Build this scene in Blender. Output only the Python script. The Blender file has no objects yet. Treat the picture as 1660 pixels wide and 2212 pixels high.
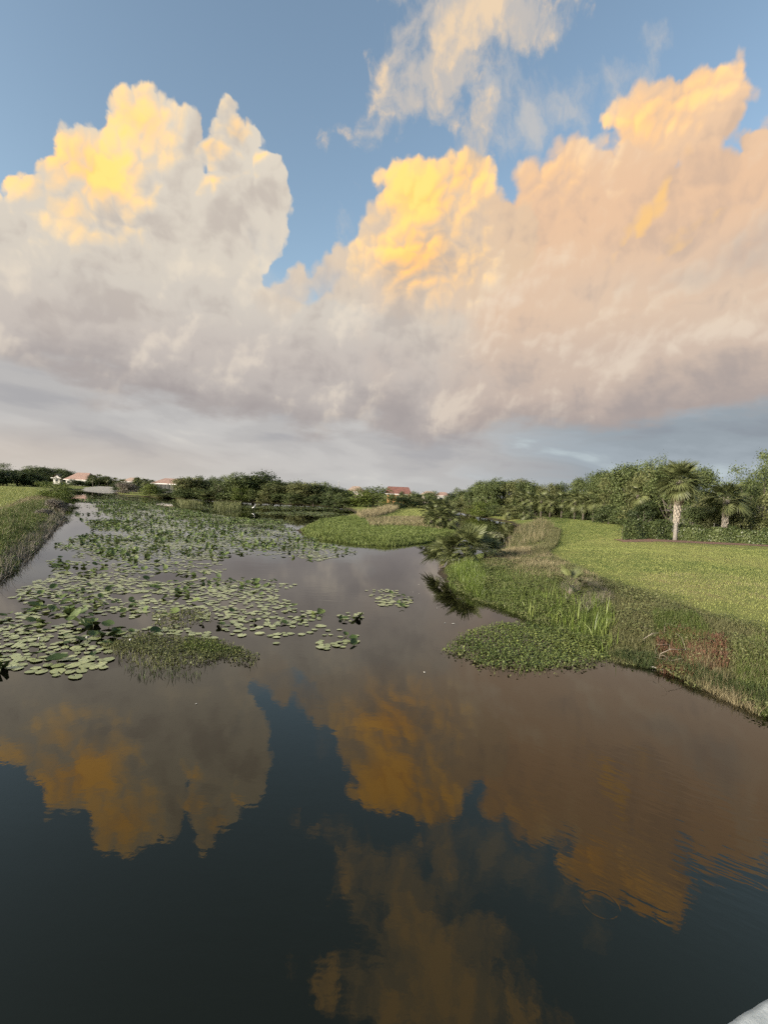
import bpy, bmesh, math, random
import numpy as np
from mathutils import Vector, Matrix

R = math.radians
scene = bpy.context.scene
COL = scene.collection

# ------------------------------------------------------------------ camera
# eye on a low bridge: 3.8 m above the water, wide phone lens, slight roll
EYE = 3.8
PITCH, ROLL, FPX, PW, PH = R(2.28), R(2.62), 1021.0, 1660.0, 2212.0
cam_fwd = Vector((0, math.cos(PITCH), -math.sin(PITCH)))
_u0 = Vector((0, math.sin(PITCH), math.cos(PITCH)))
_r0 = Vector((1, 0, 0))
cam_right = math.cos(ROLL) * _r0 + math.sin(ROLL) * _u0
cam_up = -math.sin(ROLL) * _r0 + math.cos(ROLL) * _u0
cd = bpy.data.cameras.new('camera')
cam = bpy.data.objects.new('camera', cd)
COL.objects.link(cam)
cam.matrix_world = Matrix((
    (cam_right.x, cam_up.x, -cam_fwd.x, 0),
    (cam_right.y, cam_up.y, -cam_fwd.y, 0),
    (cam_right.z, cam_up.z, -cam_fwd.z, EYE),
    (0, 0, 0, 1)))
cd.sensor_fit = 'VERTICAL'
cd.sensor_height = 36.0
cd.lens = 36.0 * FPX / PH
cd.clip_start = 0.05
cd.clip_end = 20000
scene.camera = cam


def ray(px, py):
    """direction of a point of the photograph (1660 x 2212 grid)"""
    return ((px - PW / 2) * cam_right + (PH / 2 - py) * cam_up + FPX * cam_fwd).normalized()


def at(px, py, z=0.0):
    """point of the photograph on the level plane z"""
    d = ray(px, py)
    t = (z - EYE) / d.z
    return Vector((d.x * t, d.y * t, z))


def at_y(px, py, Y):
    d = ray(px, py)
    t = Y / d.y
    return Vector((d.x * t, Y, EYE + d.z * t))


def azel(px, py):
    d = ray(px, py)
    return math.degrees(math.atan2(d.x, d.y)), math.degrees(math.asin(d.z))


def project(P):
    """world points (n,3) -> photograph grid (n,2)"""
    P = np.asarray(P, float) - np.array([0, 0, EYE])
    z = np.maximum(P @ np.array(cam_fwd), 1e-3)
    return np.stack([PW / 2 + FPX * (P @ np.array(cam_right)) / z,
                     PH / 2 - FPX * (P @ np.array(cam_up)) / z], 1)


# ------------------------------------------------------------------ world
SUN_EL, SUN_AZ = 17.0, -122.0        # degrees; azimuth from the view axis, negative = behind left
SKY = 0.33                            # scene radiance per display unit at the exposure below
scene.view_settings.view_transform = 'Standard'
scene.view_settings.look = 'None'
scene.view_settings.gamma = 1.0
scene.view_settings.exposure = 1.6
scene.view_settings.use_curve_mapping = False

world = bpy.data.worlds.new('World')
scene.world = world
world.use_nodes = True
wt = world.node_tree
wt.nodes.clear()


class S:
    """a float socket with arithmetic"""
    tree = wt

    def __init__(s, sock):
        s.s = sock

    @staticmethod
    def op(o, *args, clamp=False):
        n = S.tree.nodes.new('ShaderNodeMath')
        n.operation = o
        n.use_clamp = clamp
        for i, a in enumerate(args):
            if isinstance(a, S):
                S.tree.links.new(a.s, n.inputs[i])
            else:
                n.inputs[i].default_value = a
        return S(n.outputs[0])

    def __add__(s, o): return S.op('ADD', s, o)
    __radd__ = __add__
    def __sub__(s, o): return S.op('SUBTRACT', s, o)
    def __rsub__(s, o): return S.op('SUBTRACT', o, s)
    def __mul__(s, o): return S.op('MULTIPLY', s, o)
    __rmul__ = __mul__
    def __truediv__(s, o): return S.op('DIVIDE', s, o)
    def max(s, o): return S.op('MAXIMUM', s, o)
    def min(s, o): return S.op('MINIMUM', s, o)
    def smax(s, o, k): return S.op('SMOOTH_MAX', s, o, k)
    def clamp(s): return S.op('ADD', s, 0.0, clamp=True)
    def pow(s, k): return S.op('POWER', s.max(0.0), k)
    def sqrt(s): return S.op('SQRT', s)


def smooth(x, a, b):
    """smoothstep a..b -> 0..1 (works with a > b too)"""
    n = S.tree.nodes.new('ShaderNodeMapRange')
    n.interpolation_type = 'SMOOTHSTEP'
    S.tree.links.new(x.s, n.inputs['Value'])
    if a > b:
        n.inputs['From Min'].default_value, n.inputs['From Max'].default_value = b, a
        n.inputs['To Min'].default_value, n.inputs['To Max'].default_value = 1, 0
    else:
        n.inputs['From Min'].default_value, n.inputs['From Max'].default_value = a, b
    return S(n.outputs['Result'])


def vec(x, y, z=0.0):
    n = S.tree.nodes.new('ShaderNodeCombineXYZ')
    for i, a in enumerate((x, y, z)):
        if isinstance(a, S):
            S.tree.links.new(a.s, n.inputs[i])
        else:
            n.inputs[i].default_value = a
    return n.outputs[0]


def noise(v, scale, detail=4, rough=0.5, dist=0.0, dims='2D', lac=2.0, col=False):
    n = S.tree.nodes.new('ShaderNodeTexNoise')
    n.noise_dimensions = dims
    S.tree.links.new(v, n.inputs['Vector'])
    n.inputs['Scale'].default_value = scale
    n.inputs['Detail'].default_value = detail
    n.inputs['Roughness'].default_value = rough
    n.inputs['Lacunarity'].default_value = lac
    n.inputs['Distortion'].default_value = dist
    return n.outputs['Color'] if col else S(n.outputs[0])


def voro(v, scale, detail=2, rough=0.5, lac=2.2, dims='2D', rnd=1.0):
    n = S.tree.nodes.new('ShaderNodeTexVoronoi')
    n.voronoi_dimensions = dims
    n.feature = 'F1'
    n.normalize = True
    S.tree.links.new(v, n.inputs['Vector'])
    n.inputs['Scale'].default_value = scale
    n.inputs['Detail'].default_value = detail
    n.inputs['Roughness'].default_value = rough
    n.inputs['Lacunarity'].default_value = lac
    n.inputs['Randomness'].default_value = rnd
    return S(n.outputs['Distance'])


def lin(c):
    return tuple((x / 255 / 12.92 if x / 255 <= 0.04045 else ((x / 255 + 0.055) / 1.055) ** 2.4) for x in c)


def rgb(c):
    """colour socket from a display colour 0..255"""
    n = S.tree.nodes.new('ShaderNodeRGB')
    n.outputs[0].default_value = (*lin(c), 1)
    return n.outputs[0]


def mixc(f, a, b, mode='MIX'):
    n = S.tree.nodes.new('ShaderNodeMix')
    n.data_type = 'RGBA'
    n.blend_type = mode
    if isinstance(f, S):
        S.tree.links.new(f.s, n.inputs[0])
    else:
        n.inputs[0].default_value = f
    for i, c in ((6, a), (7, b)):
        if isinstance(c, tuple):
            n.inputs[i].default_value = (*lin(c), 1)
        else:
            S.tree.links.new(c, n.inputs[i])
    return n.outputs[2]


def ramp(x, stops, interp='EASE'):
    n = S.tree.nodes.new('ShaderNodeValToRGB')
    n.color_ramp.interpolation = interp
    e = n.color_ramp.elements
    while len(e) < len(stops):
        e.new(0.5)
    for k, (p, c) in zip(e, stops):
        k.position = p
        k.color = (*lin(c), 1)
    S.tree.links.new(x.s, n.inputs[0])
    return n.outputs[0]


def curve(x, pts):
    """float curve through (position, value) points, both 0..1"""
    n = S.tree.nodes.new('ShaderNodeFloatCurve')
    c = n.mapping.curves[0]
    pts = sorted(pts)
    c.points[0].location = pts[0]
    c.points[1].location = pts[-1]
    for p in pts[1:-1]:
        c.points.new(*p)
    for p in c.points:
        p.handle_type = 'VECTOR'
    n.mapping.use_clip = False
    n.mapping.extend = 'HORIZONTAL'
    n.mapping.update()
    S.tree.links.new(x.s, n.inputs['Value'])
    return S(n.outputs[0])


# outlines of the cloud bank, azimuth / elevation in degrees (from the photograph grid)
def outline(pts):
    out = []
    for p in pts:
        a, e = azel(*p)
        out.append(((a + 60) / 120, e / 60))
    out.sort()
    return out


# (column, row, half width, half height) lobes of each tower
TOWER_LEFT = [(215, 335, 88, 82), (290, 268, 66, 68), (365, 312, 72, 90), (165, 300, 40, 44), (290, 470, 150, 140), (190, 470, 110, 110), (120, 470, 80, 70), (30, 500, 130, 62), (-260, 580, 360, 180), (340, 420, 160, 140),
              (235, 232, 26, 28), (305, 218, 30, 24), (112, 385, 26, 28), (58, 425, 30, 24), (410, 290, 30, 40)]
TOWER_MID = [(505, 345, 78, 76), (497, 268, 18, 34), (580, 395, 46, 66), (480, 480, 120, 120), (545, 300, 30, 34), (440, 335, 28, 40), (598, 356, 26, 26), (572, 500, 42, 60), (556, 560, 22, 36), (608, 432, 20, 40)]
TOWER_GOLD = [(930, 450, 130, 106), (868, 380, 58, 50), (1008, 386, 56, 56), (845, 520, 75, 90), (700, 618, 64, 48), (655, 622, 40, 50), (612, 650, 50, 40), (780, 605, 110, 70), (930, 570, 150, 130), (1060, 520, 110, 110), (818, 378, 32, 36), (1042, 366, 24, 26), (738, 562, 36, 36)]
TOWER_RIGHT = [(1300, 395, 130, 92), (1175, 455, 105, 96), (1100, 570, 200, 150), (1400, 560, 260, 190), (1510, 520, 260, 190), (1316, 304, 32, 32), (1720, 500, 150, 170), (2150, 560, 460, 240), (1138, 388, 44, 42), (1245, 332, 50, 38), (1480, 410, 130, 80)]
TOWER_HEAD = [(1465, 268, 160, 92), (1560, 220, 52, 56), (1420, 224, 58, 50), (1340, 246, 50, 44), (1590, 184, 14, 34), (1390, 200, 30, 24), (1648, 312, 80, 72), (1720, 300, 80, 66), (1500, 198, 40, 26)]
BANK = [(-420, 620), (-200, 500), (0, 455), (200, 440), (420, 440), (530, 470), (552, 540), (566, 600), (600, 640), (640, 640), (690, 625), (740, 590), (790, 560), (1000, 540), (1200, 480), (1400, 440), (1660, 430), (2000, 560), (2400, 700)]
DECK = [(-420, 600), (0, 560), (120, 590), (260, 560), (420, 600), (560, 588), (630, 640), (720, 600), (800, 596), (880, 650), (980, 690), (1080, 600), (1180, 570), (1300, 640), (1420, 620), (1540, 660), (1660, 620), (2000, 640), (2400, 700)]


def build_sky():
    T = wt
    tc = T.nodes.new('ShaderNodeTexCoord')
    sep = T.nodes.new('ShaderNodeSeparateXYZ')
    T.links.new(tc.outputs['Generated'], sep.inputs[0])
    dx, dy, dz = (S(o) for o in sep.outputs)
    az = S.op('ARCTAN2', dx, dy) * 57.29578
    el = S.op('ARCSINE', dz.max(-1.0).min(1.0)) * 57.29578
    A, E_ = az / 10.0, el / 10.0
    P0 = vec(A, E_)

    def vop(op, a, b):
        n = T.nodes.new('ShaderNodeVectorMath'); n.operation = op
        T.links.new(a, n.inputs[0])
        if op == 'SCALE': n.inputs['Scale'].default_value = b
        elif isinstance(b, tuple): n.inputs[1].default_value = b
        else: T.links.new(b, n.inputs[1])
        return n.outputs[0]
    vadd = lambda a, b: vop('ADD', a, b)
    off = lambda c, k: vop('SCALE', vop('SUBTRACT', c, (0.5, 0.5, 0.5)), k)
    scaled = lambda c, k: vop('SCALE', c, k)

    # clear sky
    sky = T.nodes.new('ShaderNodeTexSky')
    sky.sky_type = 'NISHITA'
    sky.sun_disc = False
    sky.sun_elevation = R(SUN_EL)
    sky.sun_rotation = R(SUN_AZ)
    sky.air_density, sky.dust_density, sky.ozone_density = 1.0, 1.2, 1.0
    clear = scaled(vop('MULTIPLY', sky.outputs[0], (0.94, 0.90, 0.80)), SKY_GAIN)

    # domain warp
    w1 = noise(P0, 1.0, 2, 0.5, col=True)
    w2 = noise(P0, 5.5, 3, 0.55, col=True)
    Ps = vadd(P0, off(w1, 0.34))
    Pw = vadd(Ps, off(w2, 0.095))

    # billows: domes at three sizes, with relief toward the light (upper left, behind the viewer)
    def domes(p):
        v1, v2, v3 = voro(p, 1.25, 0.0), voro(p, 3.1, 0.0), voro(p, 7.5, 0.0)
        return v1 * v1 * 1.0, v2 * v2 * 0.62, v3 * v3 * 0.36
    L = (-0.045, 0.055, 0)
    a1, a2, a3 = domes(Pw)
    b1, b2, b3 = domes(vadd(Pw, L))
    B = 1.0 - (a1 + a2 + a3)                    # 1 = crest, lower = crease
    relief = (b1 - a1) * 2.0 + (b2 - a2) * 1.8 + (b3 - a3) * 1.4
    F = noise(Ps, 0.95, 5, 0.55)
    Fl = noise(vadd(Ps, (-0.18, 0.24, 0)), 0.95, 5, 0.55)
    soft = F - Fl

    spv = T.nodes.new('ShaderNodeSeparateXYZ'); T.links.new(vadd(P0, off(w2, 0.13)), spv.inputs[0])
    wa, we = S(spv.outputs[0]), S(spv.outputs[1])
    cx = (wa * 10.0 + 60.0) / 120.0

    def blob(px, py, rx, ry, ang=0.0):
        a, e = azel(px, py)
        ax, _ = azel(px + 20, py); _, ey = azel(px, py - 20)
        ra, re = abs(ax - a) / 20 * rx / 10, abs(ey - e) / 20 * ry / 10
        u, v = wa - a / 10, we - e / 10
        if ang:
            c, s_ = math.cos(ang), math.sin(ang)
            u, v = u * c + v * s_, v * c - u * s_
        u, v = u / ra, v / re
        return (1.0 - (u * u + v * v).sqrt()) * min(ra, re)

    def union(bs, k=0.12):
        r = blob(*bs[0])
        for b in bs[1:]:
            r = r.smax(blob(*b), k)
        return r

    def layer(pts, w=0.045, amp=0.34):
        d = union(pts, 0.07) + (B - 0.68) * amp
        return smooth(d, 0.0, w), d
    mL, dL = layer(TOWER_LEFT)
    mM, dM = layer(TOWER_MID, 0.04, 0.30)
    mG, dG = layer(TOWER_GOLD, 0.07)
    mR, dR = layer(TOWER_RIGHT, 0.10, 0.28)
    mH, dH = layer(TOWER_HEAD, 0.06, 0.28)
    dB = curve(cx, outline(BANK)) * 6.0 - we + (B - 0.68) * 0.3
    mB = smooth(dB, 0.0, 0.10)
    dk = curve(cx, outline(DECK)) * 6.0 - we + (F - 0.5) * 1.3 + (B - 0.6) * 0.15
    mD = smooth(dk, -0.15, 0.75)

    # torn plume above the towers
    plume_s = union([(1010, 40, 180, 120), (1060, -90, 280, 160), (955, 150, 115, 95), (905, 225, 85, 62), (830, 288, 60, 22), (1120, 40, 110, 80),
                    (1030, 270, 36, 80), (1020, 340, 40, 60)], 0.2)
    thin_s = union([(1150, 280, 100, 90), (745, 470, 30, 60), (1425, 100, 34, 70), (1330, 230, 90, 60), (1080, 200, 80, 100), (1290, 190, 30, 20)], 0.2)
    vn = noise(vadd(Pw, (3.1, 1.7, 0)), 2.0, 7, 0.6)
    vf = noise(vadd(vec(wa * 1.4 + we * 0.9, we * 0.8 - wa * 0.5), (5.1, 0.7, 0)), 1.6, 6, 0.6)
    plume = smooth(plume_s * 2.8 + (vn - 0.47) * 1.8, -0.05, 0.50) * 0.92
    thin = smooth(thin_s * 1.8 + (vf - 0.47) * 1.5, 0.0, 0.65) * 0.75
    # more of the same torn cloud round the rest of the sky
    far_n = noise(vadd(Ps, (7.7, 4.1, 0)), 0.55, 5, 0.6)
    away = smooth(S.op('ABSOLUTE', az), 52.0, 74.0).max(smooth(el, 54.0, 66.0))
    gen = smooth(far_n + (26.0 - el) * 0.010, 0.52, 0.72) * away * 0.85

    # ---- colours of cloud in its own shade
    q = el / 45.0
    cool = ramp(q, [(0.0, (196, 190, 184)), (0.17, (188, 181, 177)), (0.25, (190, 182, 177)), (0.33, (199, 190, 183)),
                    (0.45, (210, 202, 192)), (0.60, (219, 210, 198)), (0.8, (228, 218, 202)), (1.0, (222, 212, 200))])
    peach = ramp(q, [(0.0, (186, 186, 184)), (0.12, (172, 166, 166)), (0.22, (194, 178, 168)), (0.33, (209, 189, 173)), (0.48, (226, 197, 171)),
                     (0.65, (236, 198, 164)), (0.85, (240, 204, 168)), (1.0, (232, 204, 176))])
    rightish = smooth(az + (F - 0.5) * 26.0, -6.0, 16.0)
    base = mixc(rightish, cool, peach)

    def shade_of(d, c, k=1.0, lo=(168, 156, 152), hi=(250, 234, 208)):
        """body colour with its relief: paler where it faces the light, dimmer in the creases"""
        l = relief * 0.80 + soft * 1.9 + (F - 0.5) * 0.40
        r_ = mixc(smooth(l, 0.02, 0.55) * (0.45 * k), c, hi)
        r_ = mixc(smooth(l, 0.0, -0.55) * (0.42 * k), r_, lo)
        return r_
    pale = mixc(0.55, base, (222, 212, 196))
    glow = smooth(relief * 1.3 + soft * 0.8 + (B - 0.62) * 0.5, -0.42, 0.42)
    gold = ramp(glow, [(0.0, (216, 166, 122)), (0.35, (236, 178, 116)), (0.65, (247, 187, 112)), (1.0, (255, 199, 124))], 'LINEAR')
    amber = ramp(glow, [(0.0, (208, 163, 132)), (0.4, (228, 174, 130)), (0.75, (240, 184, 128)), (1.0, (250, 196, 136))], 'LINEAR')
    gk = relief * 0.75 + soft * 0.8 + (B - 0.62) * 0.5

    lit = []
    def sunlit(col, m_, d, gs, tone, a=-0.05, b=0.62, k=0.95):
        g_ = smooth(gs + gk * 0.85, a, b) * k
        lit.append((g_, m_))
        return mixc(g_, col, tone)

    cH = sunlit(shade_of(dH, mixc(0.3, peach, (240, 206, 172)), 0.9), mH, dH, union([(1370, 270, 120, 90), (1480, 200, 170, 60)], 0.2), amber, 0.0, 0.55, 0.9)
    cR = sunlit(shade_of(dR, peach, 0.8), mR, dR, union([(1180, 390, 150, 70), (1120, 470, 80, 60)], 0.2), amber, 0.05, 0.75, 0.75)
    st_ = union([(1442, 408, 9, 40, -0.55), (1396, 478, 7, 26, -0.7), (1560, 462, 46, 8, 0.3), (1480, 530, 26, 6, 0.5), (1350, 520, 6, 20, -0.6)], 0.05)
    cR = mixc(smooth(st_ + (B - 0.7) * 0.35, 0.0, 0.10) * 0.8, cR, (255, 206, 132))
    grey_s = union([(1600, 560, 90, 70), (1500, 600, 90, 30), (1560, 430, 70, 30)], 0.2)
    cR = mixc(smooth(grey_s + soft * 1.5, -0.1, 0.6) * 0.55, cR, (170, 160, 158))
    cL = sunlit(shade_of(dL, pale), mL, dL, union([(200, 370, 140, 130), (300, 262, 130, 90), (60, 400, 90, 34), (165, 450, 60, 60)], 0.2), gold)
    cM = sunlit(shade_of(dM, pale), mM, dM, union([(455, 330, 60, 60), (515, 285, 40, 56)], 0.15), gold, -0.02, 0.40)
    cG = sunlit(shade_of(dG, mixc(0.6, base, (226, 200, 170))), mG, dG, union([(905, 420, 120, 100), (1000, 380, 70, 60), (900, 560, 110, 100)], 0.2), mixc(smooth(el, 20.0, 27.0), amber, gold), -0.10, 0.50)

    # ---- low sky under the deck
    st = noise(vec(A * 0.6 + E_ * 0.10, E_ * 2.1 + A * 0.10), 1.25, 5, 0.5, 0.2)
    low = ramp(st, [(0.26, (172, 171, 173)), (0.44, (186, 184, 183)), (0.6, (196, 194, 192)), (0.78, (210, 207, 202))])
    lowr = ramp(st, [(0.28, (143, 151, 160)), (0.45, (152, 162, 170)), (0.6, (162, 172, 180)), (0.78, (190, 202, 206))])
    low = mixc(smooth(az + (st - 0.5) * 30, 4.0, 28.0), low, lowr)
    low = mixc(smooth(el, 6.5, 0.5) * smooth(az, 0.0, -42.0) * 0.5, low, (222, 202, 180))
    low = mixc(smooth(el, 3.5, 0.0) * 0.35, low, (196, 198, 196))
    # under-edge of the deck: uneven, dark, mauve
    bn = noise(vec(A * 0.8, E_ * 2.0), 1.1, 5, 0.55)
    base_e = 8.0 + (bn - 0.5) * 9.0 + smooth(az, 22.0, 40.0) * 3.0 + smooth(az, -14.0, -38.0) * 2.2
    under = smooth(el - base_e, -1.6, 1.2)
    deckc = mixc(smooth(el - base_e + soft * 9.0, 5.0, 0.2) * 0.52, shade_of(dk, base, 0.9, (162, 154, 153), (246, 232, 212)), (154, 147, 148))

    # ---- put together, back to front
    def boosted(c, k):
        return vop('MULTIPLY', c, vec(1.0 + k * 0.48, 1.0 + k * 0.45, 1.0 + k * 0.14))
    out = mixc(thin, clear, scaled(rgb((205, 200, 194)), SKY))
    out = mixc(plume, out, scaled(mixc(smooth(vn + soft * 1.2, 0.42, 0.72), (200, 193, 186), (244, 216, 180)), SKY))
    out = mixc(gen, out, scaled(mixc(smooth(far_n, 0.5, 0.8), (222, 208, 190), (184, 178, 174)), SKY))
    out = mixc(mB, out, scaled(shade_of(dB, mixc(0.5, base, pale)), SKY))
    melt = smooth(el + (F - 0.5) * 14.0, 15.0, 25.0)
    for m_, c, i in ((mH, cH, 0), (mR, cR, 1), (mG, cG, 4), (mL, cL, 2), (mM, cM, 3)):
        out = mixc(m_ * melt, out, scaled(boosted(c, lit[i][0]), SKY))
    out = mixc(mD, out, scaled(deckc, SKY))
    out = mixc(under, scaled(low, SKY), out)
    bg = T.nodes.new('ShaderNodeBackground')
    T.links.new(out, bg.inputs[0])
    bg.inputs[1].default_value = 1.0
    o = T.nodes.new('ShaderNodeOutputWorld')
    T.links.new(bg.outputs[0], o.inputs[0])


SKY_GAIN = 0.096
build_sky()
world.cycles.sampling_method = 'MANUAL'
world.cycles.sample_map_resolution = 512

sun = bpy.data.lights.new('sun', 'SUN')
sun.energy = 3.8
sun.angle = R(24)
sun.color = (1.0, 0.89, 0.74)
sun_o = bpy.data.objects.new('sun', sun)
COL.objects.link(sun_o)
_sd = Vector((math.sin(R(SUN_AZ)) * math.cos(R(SUN_EL)), math.cos(R(SUN_AZ)) * math.cos(R(SUN_EL)), math.sin(R(SUN_EL))))
sun_o.rotation_euler = _sd.to_track_quat('Z', 'Y').to_euler()
sun_o.location = _sd * 60

scene.cycles.use_adaptive_sampling = True
scene.cycles.adaptive_threshold = 0.018
scene.cycles.adaptive_min_samples = 16
scene.cycles.use_denoising = False
scene.cycles.max_bounces = 6
scene.cycles.diffuse_bounces = 2
scene.cycles.glossy_bounces = 3

# ------------------------------------------------------------------ helpers
rng = np.random.default_rng(7)
random.seed(7)


def tag(o, label=None, cat=None, group=None, kind=None):
    for k, v in (('label', label), ('category', cat), ('group', group), ('kind', kind)):
        if v:
            o[k] = v
    return o


def make_mesh(name, V, F, mat=None, tint=None, smooth_=False):
    """F: integer array (n,3) or (n,4)"""
    V = np.ascontiguousarray(V, np.float32)
    F = np.ascontiguousarray(F, np.int32)
    me = bpy.data.meshes.new(name)
    k = F.shape[1]
    me.vertices.add(len(V)); me.vertices.foreach_set('co', V.ravel())
    me.loops.add(F.size); me.loops.foreach_set('vertex_index', F.ravel())
    me.polygons.add(len(F)); me.polygons.foreach_set('loop_start', np.arange(0, F.size, k, dtype=np.int32))
    if smooth_:
        me.polygons.foreach_set('use_smooth', np.ones(len(F), bool))
    if tint is not None:
        a = me.attributes.new('tint', 'FLOAT', 'POINT')
        a.data.foreach_set('value', np.ascontiguousarray(tint, np.float32))
    me.update(calc_edges=True)
    if mat:
        me.materials.append(mat)
    return me


def link(name, data, parent=None, loc=(0, 0, 0), rot=(0, 0, 0), scale=(1, 1, 1)):
    o = bpy.data.objects.new(name, data)
    COL.objects.link(o)
    o.location = loc; o.rotation_euler = rot; o.scale = scale
    if parent:
        o.parent = parent
    return o


class MB:
    """collects boxes, tubes and loose faces into one mesh"""
    def __init__(s): s.v, s.f = [], []

    def poly(s, pts):
        b = len(s.v); s.v += [tuple(p) for p in pts]; s.f.append(tuple(range(b, b + len(pts)))); return s

    def box(s, x0, x1, y0, y1, z0, z1):
        b = len(s.v)
        s.v += [(x, y, z) for z in (z0, z1) for (x, y) in ((x0, y0), (x1, y0), (x1, y1), (x0, y1))]
        s.f += [tuple(b + i for i in q) for q in ((3, 2, 1, 0), (4, 5, 6, 7), (0, 1, 5, 4), (1, 2, 6, 5), (2, 3, 7, 6), (3, 0, 4, 7))]
        return s

    def tube(s, pts, rad, n=6, caps=True):
        pts = [Vector(p) for p in pts]
        rings = []
        for i, p in enumerate(pts):
            t = (pts[min(i + 1, len(pts) - 1)] - pts[max(i - 1, 0)]).normalized()
            a = t.cross(Vector((0, 0, 1)) if abs(t.z) < .9 else Vector((1, 0, 0))).normalized(); b = t.cross(a)
            r = rad[i] if hasattr(rad, '__len__') else rad
            k = len(s.v)
            s.v += [tuple(p + (a * math.cos(2 * math.pi * j / n) + b * math.sin(2 * math.pi * j / n)) * r) for j in range(n)]
            rings.append(k)
        for r0, r1 in zip(rings, rings[1:]):
            s.f += [(r0 + j, r0 + (j + 1) % n, r1 + (j + 1) % n, r1 + j) for j in range(n)]
        if caps:
            s.f += [tuple(rings[0] + j for j in range(n)), tuple(rings[-1] + n - 1 - j for j in range(n))]
        return s

    def mesh(s, name, mat, smooth_=False):
        me = bpy.data.meshes.new(name); me.from_pydata(s.v, [], s.f); me.materials.append(mat)
        if smooth_:
            me.polygons.foreach_set('use_smooth', [True] * len(me.polygons))
        bm = bmesh.new(); bm.from_mesh(me); bmesh.ops.recalc_face_normals(bm, faces=bm.faces); bm.to_mesh(me); bm.free()
        me.update(); return me

    def build(s, name, mat, parent=None, smooth_=False, **k):
        return link(name, s.mesh(name, mat, smooth_), parent, **k)


# ------------------------------------------------------------------ materials
def new_mat(name):
    m = bpy.data.materials.new(name); m.use_nodes = True
    S.tree = m.node_tree
    return m, m.node_tree, m.node_tree.nodes['Principled BSDF']


def attr(t, name):
    n = t.nodes.new('ShaderNodeAttribute'); n.attribute_name = name; return S(n.outputs['Fac'])


def objpos(t):
    return t.nodes.new('ShaderNodeTexCoord').outputs['Object']


def worldpos(t):
    return t.nodes.new('ShaderNodeNewGeometry').outputs['Position']


def bump(t, b, h, strength, dist):
    n = t.nodes.new('ShaderNodeBump'); n.inputs['Strength'].default_value = strength; n.inputs['Distance'].default_value = dist
    t.links.new(h.s, n.inputs['Height']); t.links.new(n.outputs[0], b.inputs['Normal'])


def leaf_mat(name, dark, mid, light, rough=0.55, trans=0.28, spec=0.25, own=0.25):
    """colours are linear albedo; each leaf takes its own shade from the tint attribute, each plant its own from its random id"""
    m, t, b = new_mat(name)
    ti = attr(t, 'tint')
    oi = t.nodes.new('ShaderNodeObjectInfo')
    f = (ti * (1 - own) + S(oi.outputs['Random']) * own)
    n = t.nodes.new('ShaderNodeValToRGB'); e = n.color_ramp.elements; e.new(0.5)
    for k, (p, c) in zip(e, ((0.05, dark), (0.5, mid), (0.95, light))):
        k.position = p; k.color = (*c, 1)
    t.links.new(f.s, n.inputs[0])
    t.links.new(n.outputs[0], b.inputs['Base Color'])
    b.inputs['Roughness'].default_value = rough
    b.inputs['Specular IOR Level'].default_value = spec
    tr = t.nodes.new('ShaderNodeBsdfTranslucent'); t.links.new(n.outputs[0], tr.inputs[0])
    mx = t.nodes.new('ShaderNodeMixShader'); mx.inputs[0].default_value = trans
    t.links.new(b.outputs[0], mx.inputs[1]); t.links.new(tr.outputs[0], mx.inputs[2])
    t.links.new(mx.outputs[0], t.nodes['Material Output'].inputs[0])
    return m


def plain(name, a, b_, scale=4.0, rough=0.8, bmp=0.3, bd=0.02, detail=5):
    m, t, b = new_mat(name)
    p = objpos(t)
    n = noise(p, scale, detail, 0.6, dims='3D')
    mx = mixc(smooth(n, 0.3, 0.7), (0, 0, 0), (0, 0, 0))
    mn = mx.node
    mn.inputs[6].default_value = (*a, 1); mn.inputs[7].default_value = (*b_, 1)
    t.links.new(mx, b.inputs['Base Color'])
    b.inputs['Roughness'].default_value = rough
    if bmp:
        bump(t, b, noise(p, scale * 4, 4, 0.6, dims='3D'), bmp, bd)
    return m


M = {}
M['oak'] = leaf_mat('oak_leaf', (.032, .044, .017), (.074, .098, .034), (.140, .165, .060))
M['dark'] = leaf_mat('dark_leaf', (.019, .028, .012), (.044, .062, .022), (.086, .108, .040))
M['willow'] = leaf_mat('willow_leaf', (.038, .055, .018), (.080, .105, .036), (.145, .165, .062))
M['bush'] = leaf_mat('bush_leaf', (.045, .065, .014), (.095, .125, .026), (.170, .195, .048))
M['olive'] = leaf_mat('olive_leaf', (.050, .060, .023), (.100, .112, .042), (.175, .180, .076))
M['twig'] = leaf_mat('dry_twig', (.085, .074, .058), (.150, .132, .105), (.240, .215, .172), trans=.1)
M['hedge'] = leaf_mat('hedge_leaf', (.036, .054, .019), (.080, .106, .036), (.165, .188, .075), rough=.42, spec=.4)
M['frond'] = leaf_mat('palm_frond', (.055, .068, .028), (.110, .128, .050), (.180, .195, .085), rough=.42, spec=.35)
M['frond_dead'] = leaf_mat('dead_frond', (.070, .052, .032), (.120, .094, .058), (.190, .155, .100), trans=.12)
M['grass'] = leaf_mat('lush_grass', (.038, .058, .014), (.082, .112, .028), (.150, .180, .055))
M['spit'] = leaf_mat('spit_grass', (.062, .088, .022), (.120, .155, .042), (.200, .230, .080))
M['sedge'] = leaf_mat('bright_sedge', (.050, .080, .014), (.100, .142, .028), (.175, .215, .055), rough=.4, spec=.4)
M['rough'] = leaf_mat('rough_grass', (.052, .056, .024), (.104, .106, .046), (.180, .172, .086))
M['straw'] = leaf_mat('straw_grass', (.100, .085, .048), (.190, .162, .092), (.300, .260, .160), trans=.2)
M['lawn_blade'] = leaf_mat('lawn_blade', (.165, .188, .056), (.210, .232, .072), (.262, .272, .094))
M['rust'] = leaf_mat('rust_leaf', (.044, .022, .014), (.088, .044, .026), (.145, .080, .050), trans=.15)
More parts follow.
